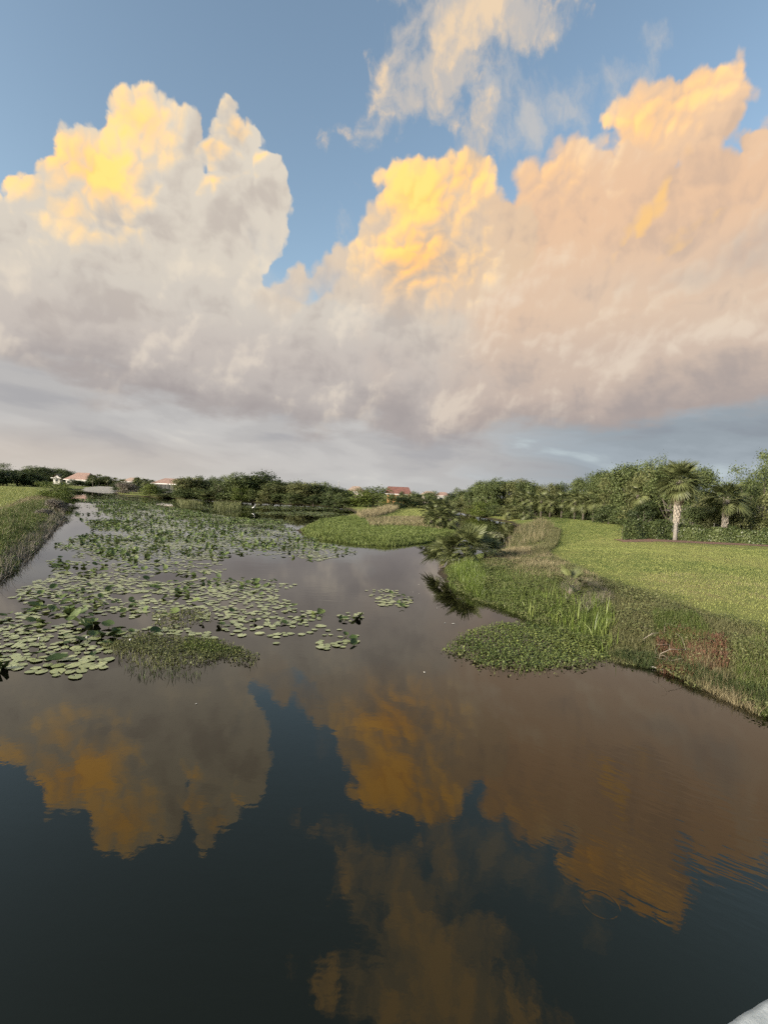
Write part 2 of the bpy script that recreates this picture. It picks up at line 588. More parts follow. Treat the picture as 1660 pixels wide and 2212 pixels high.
M['pad'] = leaf_mat('lily_pad', (.14, .170, .066), (.25, .280, .125), (.36, .385, .200), rough=.26, trans=.08, spec=.6, own=.6)
M['pad_up'] = leaf_mat('lily_leaf_upright', (.018, .031, .011), (.052, .082, .025), (.115, .150, .046), rough=.6, trans=.18, spec=.25, own=.6)
M['mat_leaf'] = leaf_mat('pennywort', (.034, .055, .016), (.095, .125, .034), (.21, .235, .07), rough=.4, spec=.45)
M['bark'] = plain('bark', (.060, .050, .040), (.125, .108, .088), 6, .9, .6)
M['palm_bark'] = plain('palm_bark', (.115, .105, .092), (.20, .185, .165), 9, .9, .6)
M['boot'] = plain('palm_boot', (.16, .138, .108), (.30, .268, .222), 7, .85, .5)
M['stalk'] = plain('leaf_stalk', (.060, .075, .026), (.105, .120, .045), 5, .6, 0)
M['roof_tan'] = plain('tan_roof_tile', (.26, .19, .145), (.34, .25, .195), 1.5, .8, .3)
M['roof_salmon'] = plain('salmon_roof_tile', (.22, .14, .108), (.30, .195, .155), 1.5, .8, .3)
M['roof_red'] = plain('red_roof_tile', (.13, .056, .042), (.19, .082, .062), 1.5, .8, .3)
M['shingle'] = plain('grey_shingle', (.085, .075, .065), (.13, .115, .10), 3, .9, .4)
M['dull_trim'] = plain('dull_white_trim', (.34, .33, .31), (.42, .41, .39), 3, .6, .05)
M['wall_white'] = plain('white_stucco', (.40, .39, .37), (.48, .47, .445), 2, .85, .15)
M['wall_orange'] = plain('orange_stucco', (.48, .25, .10), (.56, .31, .14), 2, .85, .15)
M['wall_beige'] = plain('beige_stucco', (.44, .38, .33), (.54, .48, .42), 2, .85, .2)
M['trim'] = plain('white_trim', (.70, .69, .66), (.80, .79, .77), 3, .5, .05)
M['concrete'] = plain('pale_concrete', (.17, .16, .138), (.25, .238, .208), 1.2, .9, .4)
M['screen'] = plain('screen_mesh', (.050, .050, .048), (.080, .080, .076), 4, .7, .1)
M['white'] = plain('white_feather', (.72, .71, .68), (.82, .81, .79), 8, .7, .1)
M['yellow'] = plain('bill_yellow', (.55, .36, .05), (.65, .42, .08), 8, .5, 0)
M['black'] = plain('black_leg', (.02, .02, .02), (.03, .03, .03), 8, .6, 0)
M['steel'] = plain('grey_steel', (.20, .20, .20), (.28, .28, .28), 8, .5, 0)
M['dead_wood'] = plain('bleached_wood', (.15, .125, .10), (.26, .23, .19), 8, .9, .4)
M['petal'] = plain('pale_petal', (.30, .29, .26), (.45, .44, .40), 20, .7, 0)
M['leaf_litter'] = plain('mulch', (.09, .045, .03), (.17, .095, .06), 14, .95, .5)

# window glass
m, t, b = new_mat('window_glass'); b.inputs['Base Color'].default_value = (.02, .024, .028, 1); b.inputs['Roughness'].default_value = .06
M['glass'] = m

# white stippled parapet
m, t, b = new_mat('stippled_white_concrete')
p = objpos(t)
b.inputs['Roughness'].default_value = .85
mx = mixc(smooth(noise(p, 30, 5, .7, dims='3D'), .35, .7), (0, 0, 0), (0, 0, 0)); mx.node.inputs[6].default_value = (.33, .36, .36, 1); mx.node.inputs[7].default_value = (.46, .49, .49, 1)
t.links.new(mx, b.inputs['Base Color'])
bump(t, b, noise(p, 90, 4, .6, dims='3D'), .35, .002)
M['parapet'] = m

# ground: mown grass, worn patches, mud at the waterline
m, t, b = new_mat('turf')
p = worldpos(t)
n1 = noise(p, .11, 5, .55, dims='2D'); n2 = noise(p, .9, 6, .65, dims='2D'); n3 = noise(p, 22, 3, .7, dims='2D')
sp = t.nodes.new('ShaderNodeSeparateXYZ'); t.links.new(p, sp.inputs[0]); pz = S(sp.outputs[2])
def lmix(f, a, c):
    mx = mixc(f, (0, 0, 0), (0, 0, 0)); i = mx.node
    for k, q in ((6, a), (7, c)):
        if isinstance(q, tuple): i.inputs[k].default_value = (*q, 1)
        else: t.links.new(q, i.inputs[k])
    return mx
g = lmix(smooth(n1 * .6 + n2 * .4, .36, .62), (.095, .130, .032), (.190, .195, .064))
g = lmix(smooth(n1 * .45 + n2 * .55, .56, .70) * .6, g, (.235, .175, .085))
g = lmix(smooth(n3, .35, .7) * .45, g, (.080, .095, .026))
g = lmix(smooth(pz + (n2 - .5) * .25, .34, .02), g, (.030, .024, .017))
t.links.new(g, b.inputs['Base Color']); b.inputs['Roughness'].default_value = .95; b.inputs['Specular IOR Level'].default_value = .1
bump(t, b, n3 * .7 + n2 * .6, .8, .06)
M['turf'] = m

# water: still, tannin-dark, mirror-like, with faint ripples and one ring
RING = at(1298, 1953)
m, t, b = new_mat('still_water')
p = worldpos(t)
sp = t.nodes.new('ShaderNodeSeparateXYZ'); t.links.new(p, sp.inputs[0]); x_, y_ = S(sp.outputs[0]), S(sp.outputs[1])
calm = noise(p, .16, 3, .5, dims='2D')
rip = noise(vec(x_ * .55, y_ * 1.6), 1.6, 3, .5) * smooth(calm, .50, .72)
rip2 = noise(vec(x_ * 2.0 + y_ * 2.6, y_ * .8 - x_ * .6), 2.2, 2, .5) * smooth(((x_ - 3.6) * (x_ - 3.6) + (y_ - 5.6) * (y_ - 5.6)).sqrt(), 2.4, .6)
rd = ((x_ - RING.x) * (x_ - RING.x) + (y_ - RING.y) * (y_ - RING.y)).sqrt()
ring = smooth(S.op('ABSOLUTE', rd - .165), .016, .0)
hgt = rip * .0028 + rip2 * .0022 + noise(p, 7.0, 3, .5, dims='2D') * .00035 + ring * .00035 * noise(p, 9.0, 2, .5, dims='2D')
b.inputs['Base Color'].default_value = (.0012, .0010, .0008, 1)
b.inputs['Roughness'].default_value = 0.0
b.inputs['IOR'].default_value = 1.62
b.inputs['Specular Tint'].default_value = (1.0, .87, .50, 1)
bump(t, b, hgt, 1.0, 1.0)
M['water'] = m

# ------------------------------------------------------------------ terrain and water
def gp(pts, z=0.0):
    return np.array([at(x, y, z)[:2] if not isinstance(x, str) else y for x, y in pts])


MAIN = gp([(245, 1064), (252, 1069), (344, 1075), (448, 1080), (583, 1087), (700, 1093), (746, 1096), (771, 1108), (740, 1117), (690, 1124),
           (645, 1146), (660, 1158), (700, 1166), (780, 1176), (850, 1179), (920, 1172), (985, 1156), (992, 1140), (985, 1122),
           (965, 1110), (940, 1104), (985, 1104.5), (1018, 1113), (1060, 1121), (1100, 1128), (1122, 1138), (1108, 1152), (1094, 1174),
           (1068, 1192), (1010, 1206), (961, 1222), (953, 1241), (969, 1262), (1005, 1276), (1052, 1298), (1130, 1324), (1169, 1345),
           (1221, 1358), (1312, 1402), (1350, 1426), (1419, 1432), (1458, 1446), (1531, 1480), (1660, 1530), (1800, 1590)])
MAIN = np.vstack([MAIN, [(16, 5.4), (60, 4.0), (9000, 0), (9000, 9000), (-3000, 9000), (-105, 420), (-92, 190)]])
LEFT = gp([(-260, 1480), (-120, 1330), (0, 1236), (55, 1192), (95, 1150), (132, 1112), (152, 1085), (152, 1066), (150, 1058)])
LEFT = np.vstack([LEFT, [(-112, 190), (-112, 420), (-3000, 9000), (-9000, 9000), (-9000, 0), (-60, 2)]])


def sdist(P, poly):
    """signed distance, positive inside"""
    d = np.full(len(P), 1e9); ins = np.zeros(len(P), bool)
    for a, c in zip(poly, np.roll(poly, -1, 0)):
        e = c - a; w = P - a
        tt = np.clip((w @ e) / max(e @ e, 1e-9), 0, 1)
        d = np.minimum(d, np.hypot(*(w - tt[:, None] * e).T))
        cond = (a[1] > P[:, 1]) != (c[1] > P[:, 1])
        with np.errstate(divide='ignore', invalid='ignore'):
            xi = (c[0] - a[0]) * (P[:, 1] - a[1]) / (c[1] - a[1]) + a[0]
        ins ^= cond & (P[:, 0] < xi)
    return np.where(ins, d, -d)


def wob(P, s, k):
    x, y = P[:, 0] * s, P[:, 1] * s
    return (np.sin(x * 1.3 + 1.7 * np.sin(y * .7 + k)) + np.sin(y * 1.9 + 1.3 * np.sin(x * 1.1 + 2 * k)) + .5 * np.sin(x * 3.7 + y * 2.9 + k)) / 2.5


def ground_z(P):
    P = np.asarray(P, float)
    s1 = sdist(P, MAIN) + .34 * wob(P, 1.6, 1) * np.clip(P[:, 1] / 26, .5, 2) + .12 * wob(P, 5.1, 6)
    s2 = sdist(P, LEFT) + .4 * wob(P, .9, 4) + .15 * wob(P, 4.1, 2)
    pen = np.clip((P[:, 1] - 30) / 6, 0, 1) * np.clip((24 - P[:, 0]) / 4, 0, 1)
    top = .74 - .30 * pen

    def prof(s, top, w):
        up = top * (1 - np.exp(-np.maximum(s, 0) / w * 1.6))
        return np.where(s > 0, up, np.maximum(s * .45, -1.0))
    z = np.maximum(prof(s1, top, 2.6), prof(s2, .80, 4.0))
    return z + np.where(z > .1, .035 * wob(P, .35, 2), 0)


def gz(x, y):
    return float(ground_z(np.array([[x, y]]))[0])


th = np.radians(np.linspace(-78, 78, 430))
rr = np.concatenate([np.geomspace(2.5, 60, 190), np.geomspace(61, 230, 130), np.geomspace(240, 9000, 30)])
TT, RR = np.meshgrid(th, rr)
P = np.stack([(RR * np.sin(TT)).ravel(), (RR * np.cos(TT)).ravel()], 1)
Zg = ground_z(P)
nr, nt = len(rr), len(th)
I = np.arange(nr * nt).reshape(nr, nt)
F = np.stack([I[:-1, :-1], I[:-1, 1:], I[1:, 1:], I[1:, :-1]], -1).reshape(-1, 4)
ground = link('ground', make_mesh('ground', np.column_stack([P, Zg]), F[:, ::-1], M['turf'], smooth_=True))
tag(ground, kind='structure')
wv = [(-9000, -40, 0), (9000, -40, 0), (9000, 9000, 0), (-9000, 9000, 0)]
water = link('water', make_mesh('water', wv, [(0, 1, 2, 3)], M['water']))
tag(water, kind='structure')


# ------------------------------------------------------------------ scatter tools
def inside(P, poly):
    return sdist(P, np.asarray(poly, float)) > 0


def scatter(poly, n, z_from='ground', edge=0.0):
    """n random points in a ground polygon"""
    poly = np.asarray(poly, float)
    lo, hi = poly.min(0), poly.max(0)
    out = np.zeros((0, 2))
    while len(out) < n:
        c = rng.uniform(lo, hi, (max(n * 2, 200), 2))
        out = np.vstack([out, c[inside(c, poly)]])
    return out[:n]


def blades(XY, Z, h, w, lean=.35, tint=None, seg_bend=.5):
    """tapered, bent grass blades: 5 points and 3 triangles each"""
    n = len(XY)
    h = np.broadcast_to(h, n) * rng.uniform(.6, 1.25, n)
    w = np.broadcast_to(w, n) * rng.uniform(.7, 1.3, n)
    a = rng.uniform(0, 2 * np.pi, n); u = np.stack([np.cos(a), np.sin(a), 0 * a], 1)
    l = np.abs(rng.normal(0, lean, n)); b = rng.uniform(0, 2 * np.pi, n)
    d = np.stack([np.cos(b) * l, np.sin(b) * l, np.ones(n)], 1); d /= np.linalg.norm(d, axis=1)[:, None]
    base = np.column_stack([XY, Z - .03])
    mid = base + d * (h * .55)[:, None]
    d2 = d + np.stack([np.cos(b), np.sin(b), -.35 + 0 * b], 1) * (l * seg_bend * 2)[:, None]; d2 /= np.linalg.norm(d2, axis=1)[:, None]
    tip = mid + d2 * (h * .5)[:, None]
    wu = u * w[:, None] * .5
    V = np.stack([base - wu, base + wu, mid + wu * .8, mid - wu * .8, tip], 1).reshape(-1, 3)
    o = np.arange(n)[:, None] * 5
    F = np.concatenate([o + [0, 1, 2], o + [0, 2, 3], o + [3, 2, 4]], 1).reshape(-1, 3)
    if tint is None:
        tint = np.clip(rng.normal(.5, .2, n), 0, 1)
    return V, F, np.repeat(tint, 5)


def grass(name, polys, count, h, w, mat, label, cat='grass', lean=.35, clump=0, hz=None):
    XY = scatter(polys, count if not clump else max(1, count // clump))
    if clump:
        c = XY
        XY = (c[:, None, :] + rng.normal(0, .10 * max(1, h), (len(c), clump, 2))).reshape(-1, 2)
        t = np.clip(np.repeat(rng.normal(.5, .2, len(c)), clump) + rng.normal(0, .1, len(XY)), 0, 1)
        hh = h * np.repeat(rng.uniform(.6, 1.3, len(c)), clump)
    else:
        f = wob(XY, .9, 3) + .8 * wob(XY, .17, 9)
        t = np.clip(.5 + .18 * f + rng.normal(0, .12, len(XY)), 0, 1); hh = h * (1 + .25 * wob(XY, 1.6, 5))
    Z = ground_z(XY)
    ok = Z > (-.15 if hz is None else hz)
    V, F, tt = blades(XY[ok], np.maximum(Z[ok], -.05), hh[ok], w, lean, t[ok])
    o = link(name, make_mesh(name, V, F, M[mat], tt))
    tag(o, label, cat, kind='stuff')
    return o


def pxpoly(pts, z=.5):
    return np.array([at(x, y, z)[:2] for x, y in pts])


# leaf clouds
def quads(C, N, L, W, rs=None):
    """diamond leaves at C facing N"""
    rs = rs or rng
    n = len(C)
    r = rs.normal(size=(n, 3))
    u = np.cross(N, r); u /= np.linalg.norm(u, axis=1)[:, None] + 1e-9
    v = np.cross(N, u); v /= np.linalg.norm(v, axis=1)[:, None] + 1e-9
    L = np.broadcast_to(L, n)[:, None] * rs.uniform(.6, 1.3, (n, 1)) * .5; W = np.broadcast_to(W, n)[:, None] * rs.uniform(.6, 1.3, (n, 1)) * .5
    V = np.stack([C - u * L, C + v * W - u * L * .1, C + u * L, C - v * W - u * L * .1], 1).reshape(-1, 3)
    F = np.arange(n * 4).reshape(-1, 4)
    return V, F


def crown_mesh(name, mat, lobes, n, leaf, seed, jitter=.12, fill=.25, droop=0.0):
    """leaves in clumps over the lobes of a unit crown (|x|,|y| <= .5, 0 <= z <= 1)"""
    rs = np.random.default_rng(seed)
    Cs, Ns, Ts = [], [], []
    vol = np.array([l[3] * l[4] + l[3] * l[5] for l in lobes]); k = (n * vol / vol.sum()).astype(int)
    for l, m_ in zip(lobes, k):
        nc = max(4, m_ // 14)
        d = rs.normal(size=(nc, 3)); d /= np.linalg.norm(d, axis=1)[:, None]
        d[:, 2] = np.where(d[:, 2] < -.5, -d[:, 2], d[:, 2])
        r = np.where(rs.random(nc) < fill, rs.uniform(.3, .8, nc), rs.uniform(.82, 1.12, nc))
        cc = np.array(l[:3]) + d * r[:, None] * np.array(l[3:6])
        nn = np.repeat(d, 14, 0) + rs.normal(0, .55, (nc * 14, 3)); nn[:, 2] += .35
        c = np.repeat(cc, 14, 0) + rs.normal(0, jitter * .42, (nc * 14, 3)) * np.array([1, 1, .8])
        c[:, 2] -= droop * rs.random(nc * 14) * .1
        Cs.append(c); Ns.append(nn / np.linalg.norm(nn, axis=1)[:, None])
        Ts.append(np.clip(np.repeat(rs.normal(.5, .16, nc), 14) + rs.normal(0, .10, nc * 14), 0, 1))
    C, N_, T_ = np.vstack(Cs), np.vstack(Ns), np.concatenate(Ts)
    ok = (C[:, 2] > .02); C, N_, T_ = C[ok], N_[ok], T_[ok]
    V, F = quads(C, N_, leaf, leaf * .6, rs)
    return make_mesh(name, V, F, mat, np.repeat(T_, 4))


def rand_lobes(seed, n, low=.12, spread=.34, size=(.16, .26), top=.86, round_=True):
    rs = np.random.default_rng(seed)
    out = [(0, 0, .5, .27, .27, .34)]
    for i in range(n):
        a = rs.uniform(0, 2 * np.pi); z = rs.uniform(low + .1, top)
        lim = spread * math.sqrt(max(.12, 1 - ((z - .42) / .6) ** 2)) if round_ else spread
        r = lim * rs.uniform(.45, 1.0); s_ = rs.uniform(*size)
        out.append((r * math.cos(a), r * math.sin(a), z, s_, s_, s_ * rs.uniform(.55, .85)))
    return out


CR = {}
def variants(kind, mat, count, **k):
    CR[kind] = []
    for i in range(count):
        sd = sum(map(ord, kind)) * 7 + i * 31
        lobes = rand_lobes(sd, k.get('lobes', 11), k.get('low', .1), k.get('spread', .34), k.get('size', (.15, .25)), k.get('top', .86), k.get('round_', True))
        CR[kind].append(crown_mesh('crown', M[mat], lobes, k['n'], k['leaf'], sd + 5, k.get('jitter', .12), k.get('fill', .25), k.get('droop', 0)))


variants('oak', 'oak', 4, n=5200, leaf=.050, lobes=13)
variants('dark', 'dark', 3, n=5200, leaf=.050, lobes=12)
variants('willow', 'willow', 4, n=4200, leaf=.048, lobes=12, size=(.12, .2), droop=1)
variants('bush', 'bush', 3, n=6500, leaf=.036, lobes=18, size=(.13, .2), low=.02)
variants('olive', 'olive', 4, n=5200, leaf=.048, lobes=13, low=.05)
variants('airy', 'oak', 3, n=3600, leaf=.034, lobes=15, size=(.08, .14), spread=.42, fill=.1, top=.95, round_=False)
variants('twig', 'twig', 2, n=3500, leaf=.06, lobes=12, low=.02)
variants('big_oak', 'oak', 3, n=12000, leaf=.034, lobes=20, size=(.11, .2), low=.08)
variants('big_olive', 'olive', 3, n=11000, leaf=.034, lobes=20, size=(.11, .2), low=.06)

TR = []
for i in range(3):
    mb = MB(); rs = random.Random(40 + i)
    mb.tube([(0, 0, -.03), (.01, .0, .15), (rs.uniform(-.04, .04), rs.uniform(-.04, .04), .4), (rs.uniform(-.06, .06), rs.uniform(-.06, .06), .68)], [.045, .036, .026, .010], 7)
    for j in range(6):
        a = j * 1.05 + rs.uniform(-.3, .3); z = rs.uniform(.16, .45); l = rs.uniform(.22, .36)
        mb.tube([(0, 0, z), (math.cos(a) * l * .5, math.sin(a) * l * .5, z + .11), (math.cos(a) * l, math.sin(a) * l, z + rs.uniform(.2, .34))], [.020, .013, .005], 5)
    TR.append(mb.mesh('trunk', M['bark'], True))

_n = [0]
def tree(name, kind, label, cat, loc, w, h, group=None, seed=None):
    _n[0] += 1
    r = random.Random(_n[0] * 13)
    o = link(name, None, None, loc, (0, 0, r.uniform(0, 6.28)))
    o.empty_display_size = .3
    link('crown', CR[kind][_n[0] % len(CR[kind])], o, scale=(w * 1.32, w * 1.32 * r.uniform(.85, 1.1), h * 1.02))
    link('trunk', TR[_n[0] % 3], o, scale=(min(w, h), min(w, h), h))
    return tag(o, label, cat, group)


ORD = 'first second third fourth fifth sixth seventh eighth ninth tenth eleventh twelfth thirteenth fourteenth fifteenth sixteenth seventeenth eighteenth nineteenth twentieth twenty-first twenty-second twenty-third twenty-fourth twenty-fifth twenty-sixth twenty-seventh twenty-eighth'.split()


def place(px, top, Y, sink=0.0):
    """ground spot under photo column px at depth Y, and the height that reaches row top"""
    g_ = at_y(px, 1100, Y)
    for _ in range(3):
        z = max(gz(g_.x, Y), 0.0)
    tp = at_y(px, top, Y)
    return Vector((g_.x, Y, z - sink)), tp.z - z


# ------------------------------------------------------------------ far shore
_sx = [245, 344, 448, 583, 700, 760]
_sy = [1066, 1075, 1080, 1087, 1093, 1098]
def shore_y(px):
    return at(px, float(np.interp(px, _sx, _sy))).y


WORDS = {'oak': 'deep green leafy', 'dark': 'near-black dense', 'willow': 'pale feathery willow-like', 'olive': 'olive green', 'bush': 'bright yellow-green', 'twig': 'bare grey twiggy', 'airy': 'thin see-through', 'big_oak': 'tall deep green', 'big_olive': 'tall olive green'}
row = [(407, 1028, 'olive', 60), (426, 1024, 'willow', 52), (448, 1034, 'oak', 60), (471, 1029, 'airy', 46), (486, 1027, 'airy', 40), (500, 1036, 'oak', 62), (521, 1024, 'oak', 74), (563, 1020, 'dark', 92),
       (545, 1030, 'oak', 56), (605, 1032, 'willow', 76), (634, 1033, 'willow', 66), (658, 1039, 'olive', 70), (681, 1042, 'oak', 66), (703, 1043, 'willow', 52), (722, 1049, 'dark', 62), (741, 1050, 'oak', 60), (590, 1042, 'olive', 70)]
row.sort()
for i, (px, top, k, w) in enumerate(row):
    Y = shore_y(px) + 3.5 + (i % 3) * 3
    loc, h = place(px, top, Y, .3)
    tree('shore_tree', k, f'{WORDS[k]} tree, {ORD[i]} from the left in the tall row beyond the pond', 'tree', loc, w * Y / FPX * .98, h * 1.02, 'tall trees on the far shore')
front = [(392, 1052, 'oak', 44), (432, 1050, 'willow', 46), (418, 1061, 'dark', 36), (462, 1056, 'olive', 44), (488, 1062, 'oak', 40), (521, 1047, 'bush', 42), (505, 1062, 'willow', 32), (548, 1052, 'willow', 44), (574, 1060, 'olive', 40),
         (600, 1058, 'willow', 42), (628, 1062, 'oak', 44), (652, 1060, 'olive', 44), (676, 1066, 'dark', 42), (700, 1068, 'oak', 40), (722, 1070, 'dark', 44), (744, 1072, 'oak', 40), (370, 1060, 'dark', 40), (352, 1064, 'olive', 34)]
front.sort()
for i, (px, top, k, w) in enumerate(front):
    Y = shore_y(px) + .4 + (i % 2) * 1.2
    loc, h = place(px, top, Y, .3)
    tree('shore_shrub', k, f'{WORDS[k]} low shrub, {ORD[i]} from the left along the far waterline', 'shrub', loc, w * Y / FPX, h, 'low shrubs along the far waterline')

# far left: woods, palms and houses behind the weir
for i, (px, top, k, w, Y) in enumerate(sorted([(6, 1000, 'airy', 46, 150), (14, 1012, 'dark', 60, 146), (36, 1013, 'oak', 60, 148), (-30, 1008, 'oak', 70, 142),
                                        (62, 1010, 'dark', 50, 235), (86, 1008, 'oak', 52, 240), (108, 1010, 'dark', 48, 238), (128, 1012, 'oak', 46, 240), (145, 1014, 'dark', 40, 238), (50, 1024, 'olive', 40, 150), (72, 1022, 'oak', 44, 150), (90, 1028, 'willow', 36, 152)])):
    loc, h = place(px, top, Y, .3)
    tree('wood_tree', k, f'{WORDS[k]} tree in the wood beyond the left lawn, {ORD[i]} from the left', 'tree', loc, w * Y / FPX, h, 'wood beyond the left lawn')
for i, (px, top, k, w, Y) in enumerate(sorted([(160, 1034, 'dark', 24, 190), (176, 1036, 'oak', 26, 186), (206, 1026, 'dark', 30, 176), (228, 1026, 'oak', 34, 174), (217, 1034, 'olive', 26, 168), (240, 1036, 'olive', 32, 165), (256, 1034, 'dark', 24, 170),
                                        (300, 1032, 'oak', 26, 172), (316, 1034, 'dark', 26, 170), (284, 1040, 'olive', 26, 160), (386, 1040, 'dark', 26, 150), (192, 1038, 'dark', 26, 172), (272, 1040, 'oak', 28, 158), (325, 1046, 'dark', 30, 150), (345, 1052, 'oak', 34, 140)])):
    Y = max(Y, 200 + i) if px < 250 else Y
    loc, h = place(px, top, Y, .3)
    tree('garden_tree', k, f'{WORDS[k]} garden tree among the distant tan-roofed houses, {ORD[i]} from the left', 'tree', loc, w * Y / FPX, h, 'garden trees between the distant houses')
tree('twig_shrub', 'twig', 'brown bare twiggy shrub beside the bright bush on the far shore', 'shrub', place(276, 1046, shore_y(276) + 1, .3)[0], 5.6, 3.6)
tree('round_bush', 'bush', 'round bright green bush at the waterline right of the brown twiggy shrub', 'bush', place(323, 1047, shore_y(323) + .6, .3)[0], 5.0, 3.5)


# ------------------------------------------------------------------ palms
def fan_mesh(name, mat, seed, n=28, spread=2.9, L=1.0, droop=.5, petiole=.9, wid=.032):
    """one fan frond: stalk along +x, then pleated leaflets; unit size, drooping"""
    rs = np.random.default_rng(seed)
    V, F, T_ = [], [], []
    def bend(x, y, z):
        return (x, y, z - droop * .22 * (max(x, 0)) ** 2)
    def quad(p):
        b0 = len(V); V.extend(p); F.append((b0, b0 + 1, b0 + 2, b0 + 3))
    for a, c in ((0, .5), (.5, 1)):
        quad([bend(petiole * a, -.014, 0), bend(petiole * a, .014, 0), bend(petiole * c, .012, 0), bend(petiole * c, -.012, 0)]); T_ += [.9] * 4
        quad([bend(petiole * a, 0, -.016), bend(petiole * a, 0, .016), bend(petiole * c, 0, .014), bend(petiole * c, 0, -.014)]); T_ += [.9] * 4
    for i in range(n):
        f = (i + .5) / n * 2 - 1
        ang = f * spread * .5 + rs.normal(0, .03)
        l = L * (1 - .28 * f * f) * rs.uniform(.88, 1.08)
        d = np.array([math.cos(ang), math.sin(ang)]); q = np.array([-d[1], d[0]])
        up = .16 * abs(f) + rs.normal(0, .03)
        fall = rs.uniform(.10, .34) * (1 + droop)
        pts = []
        for s_, w_ in ((.03, .25), (.55, 1.0), (1.0, .08)):
            c = np.array([petiole, 0]) + d * l * s_
            z = up * l * s_ - fall * l * max(0, s_ - .45) ** 1.5 * 1.6
            for e in (-1, 1):
                xy = c + q * e * wid * w_
                pts.append(bend(xy[0], xy[1], z + (.02 if e > 0 else 0)))
        t_ = float(np.clip(rs.normal(.5, .18), 0, 1))
        quad([pts[0], pts[1], pts[3], pts[2]]); quad([pts[2], pts[3], pts[5], pts[4]]); T_ += [t_] * 8
    return make_mesh(name, np.array(V), np.array(F), M[mat], np.array(T_))


FANS = [fan_mesh('frond', 'frond', 100 + i, droop=.3 + .22 * i) for i in range(4)]
FANS_DEAD = [fan_mesh('dead_frond', 'frond_dead', 200 + i, n=18, spread=1.5, droop=.6, petiole=.7, wid=.03) for i in range(2)]


def frond_rot(az, el, roll):
    return (Matrix.Rotation(az, 4, 'Z') @ Matrix.Rotation(-el, 4, 'Y') @ Matrix.Rotation(roll, 4, 'X')).to_euler()


def boots(n, h0, h1, r, seed):
    mb = MB(); rs = random.Random(seed)
    for i in range(n):
        z = h0 + (h1 - h0) * i / n; a = i * 2.399; rr_ = r * (1 + .05 * rs.uniform(-1, 1))
        ca, sa = math.cos(a), math.sin(a)
        for sg in (-1, 1):
            b0 = Vector((ca * rr_ - sa * sg * .10, sa * rr_ + ca * sg * .10, z - .06))
            tp = Vector((ca * (rr_ + .10), sa * (rr_ + .10), z + rs.uniform(.26, .38)))
            mb.tube([b0, (b0 + tp) / 2 + Vector((ca, sa, 0)) * .03, tp], [.055, .045, .030], 4)
    return mb


def cabbage_palm(loc, H, crown_r, label, n_fr=44, boots_from=.32, seed=1, boot_n=46, dead=4):
    rs = random.Random(seed)
    o = link('cabbage_palm', None, None, loc)
    r0 = .165
    mb = MB(); k = 9
    mb.tube([(.03 * math.sin(i * .8 + seed), .02 * math.cos(i), -.15 + (H + .15) * i / (k - 1)) for i in range(k)], [r0 * 1.25, r0 * 1.05] + [r0] * (k - 2), 12)
    tk = mb.build('trunk', M['palm_bark'], o, True)
    boots(boot_n, H * boots_from, H * .99, r0, seed).build('boot', M['boot'], tk)
    tk.children[0]['kind'] = 'stuff'
    for i in range(n_fr):
        f = i / n_fr
        az = i * 2.399 + rs.uniform(-.2, .2)
        el = 1.5 - 1.9 * f + rs.uniform(-.12, .12)
        s_ = crown_r / 1.75 * rs.uniform(.88, 1.1)
        link('frond', FANS[min(3, int(f * 3.2 + rs.random()))], o, (0, 0, H - .05 - .25 * f), frond_rot(az, el, rs.uniform(-.5, .5)), (s_, s_, s_))
    for i in range(dead):
        s_ = crown_r / 2.1
        link('dead_frond', FANS_DEAD[i % 2], o, (0, 0, H - .45), frond_rot(rs.uniform(0, 6.28), -1.1 + rs.uniform(-.3, .2), 0), (s_, s_, s_))
    return tag(o, label, 'palm')


# far palm crowns in one mesh
def palm_crown_mesh(seed, n=26, dead=10):
    rs = random.Random(seed); Vs, Fs, Ts = [], [], []; k = 0
    for i in range(n + dead):
        src = FANS[min(3, int(i / n * 3.5))] if i < n else FANS_DEAD[i % 2]
        nv = len(src.vertices); co = np.empty(nv * 3, np.float32); src.vertices.foreach_get('co', co); co = co.reshape(-1, 3)
        tt = np.empty(nv, np.float32); src.attributes['tint'].data.foreach_get('value', tt)
        f = i / n
        el = 1.3 - 2.1 * f if i < n else -1.25 + rs.uniform(-.2, .3)
        Mx = np.array(frond_rot(i * 2.399, el, rs.uniform(-.4, .4)).to_matrix())
        Vs.append(co @ Mx.T * .27 + np.array([0, 0, 0 if i < n else -.05])); Ts.append(tt * (1 if i < n else .5))
        fi = np.empty(len(src.polygons) * 4, np.int32); src.polygons.foreach_get('vertices', fi); Fs.append(fi.reshape(-1, 4) + k); k += nv
    return make_mesh('crown', np.vstack(Vs), np.vstack(Fs), M['frond'], np.concatenate(Ts))


PCR = [palm_crown_mesh(i * 9 + 3) for i in range(3)]
ptr = MB().tube([(0, 0, -.05), (.012, 0, .5), (0, .01, 1)], [.05, .042, .045], 8).mesh('trunk', M['bark'], True)


def small_palm(loc, H, crown, label, group=None, cat='palm', i=0):
    o = link('slender_palm', None, None, loc, (0, 0, i * 1.7))
    link('crown', PCR[i % 3], o, (0, 0, H), (0, 0, 0), (crown, crown, crown))
    link('trunk', ptr, o, (0, 0, 0), (0, 0, 0), (max(3.0, crown), max(3.0, crown), H))
    return tag(o, label, cat, group)


for i, (px, top, Y, cr) in enumerate([(199, 1027, 168, 3.6), (212, 1026, 166, 3.4), (231, 1030, 160, 3.4), (247, 1033, 156, 3.2), (263, 1036, 150, 3.2), (296, 1033, 152, 3.2), (312, 1035, 150, 3.2), (326, 1038, 148, 3.0)]):
    Y = max(Y, 194 + i) if px < 250 else Y
    loc, h = place(px, top, Y)
    small_palm(loc, max(1.5, h - cr * .32), cr, f'{ORD[i]} small palm from the left among the distant garden trees', 'palms by the distant houses', i=i)

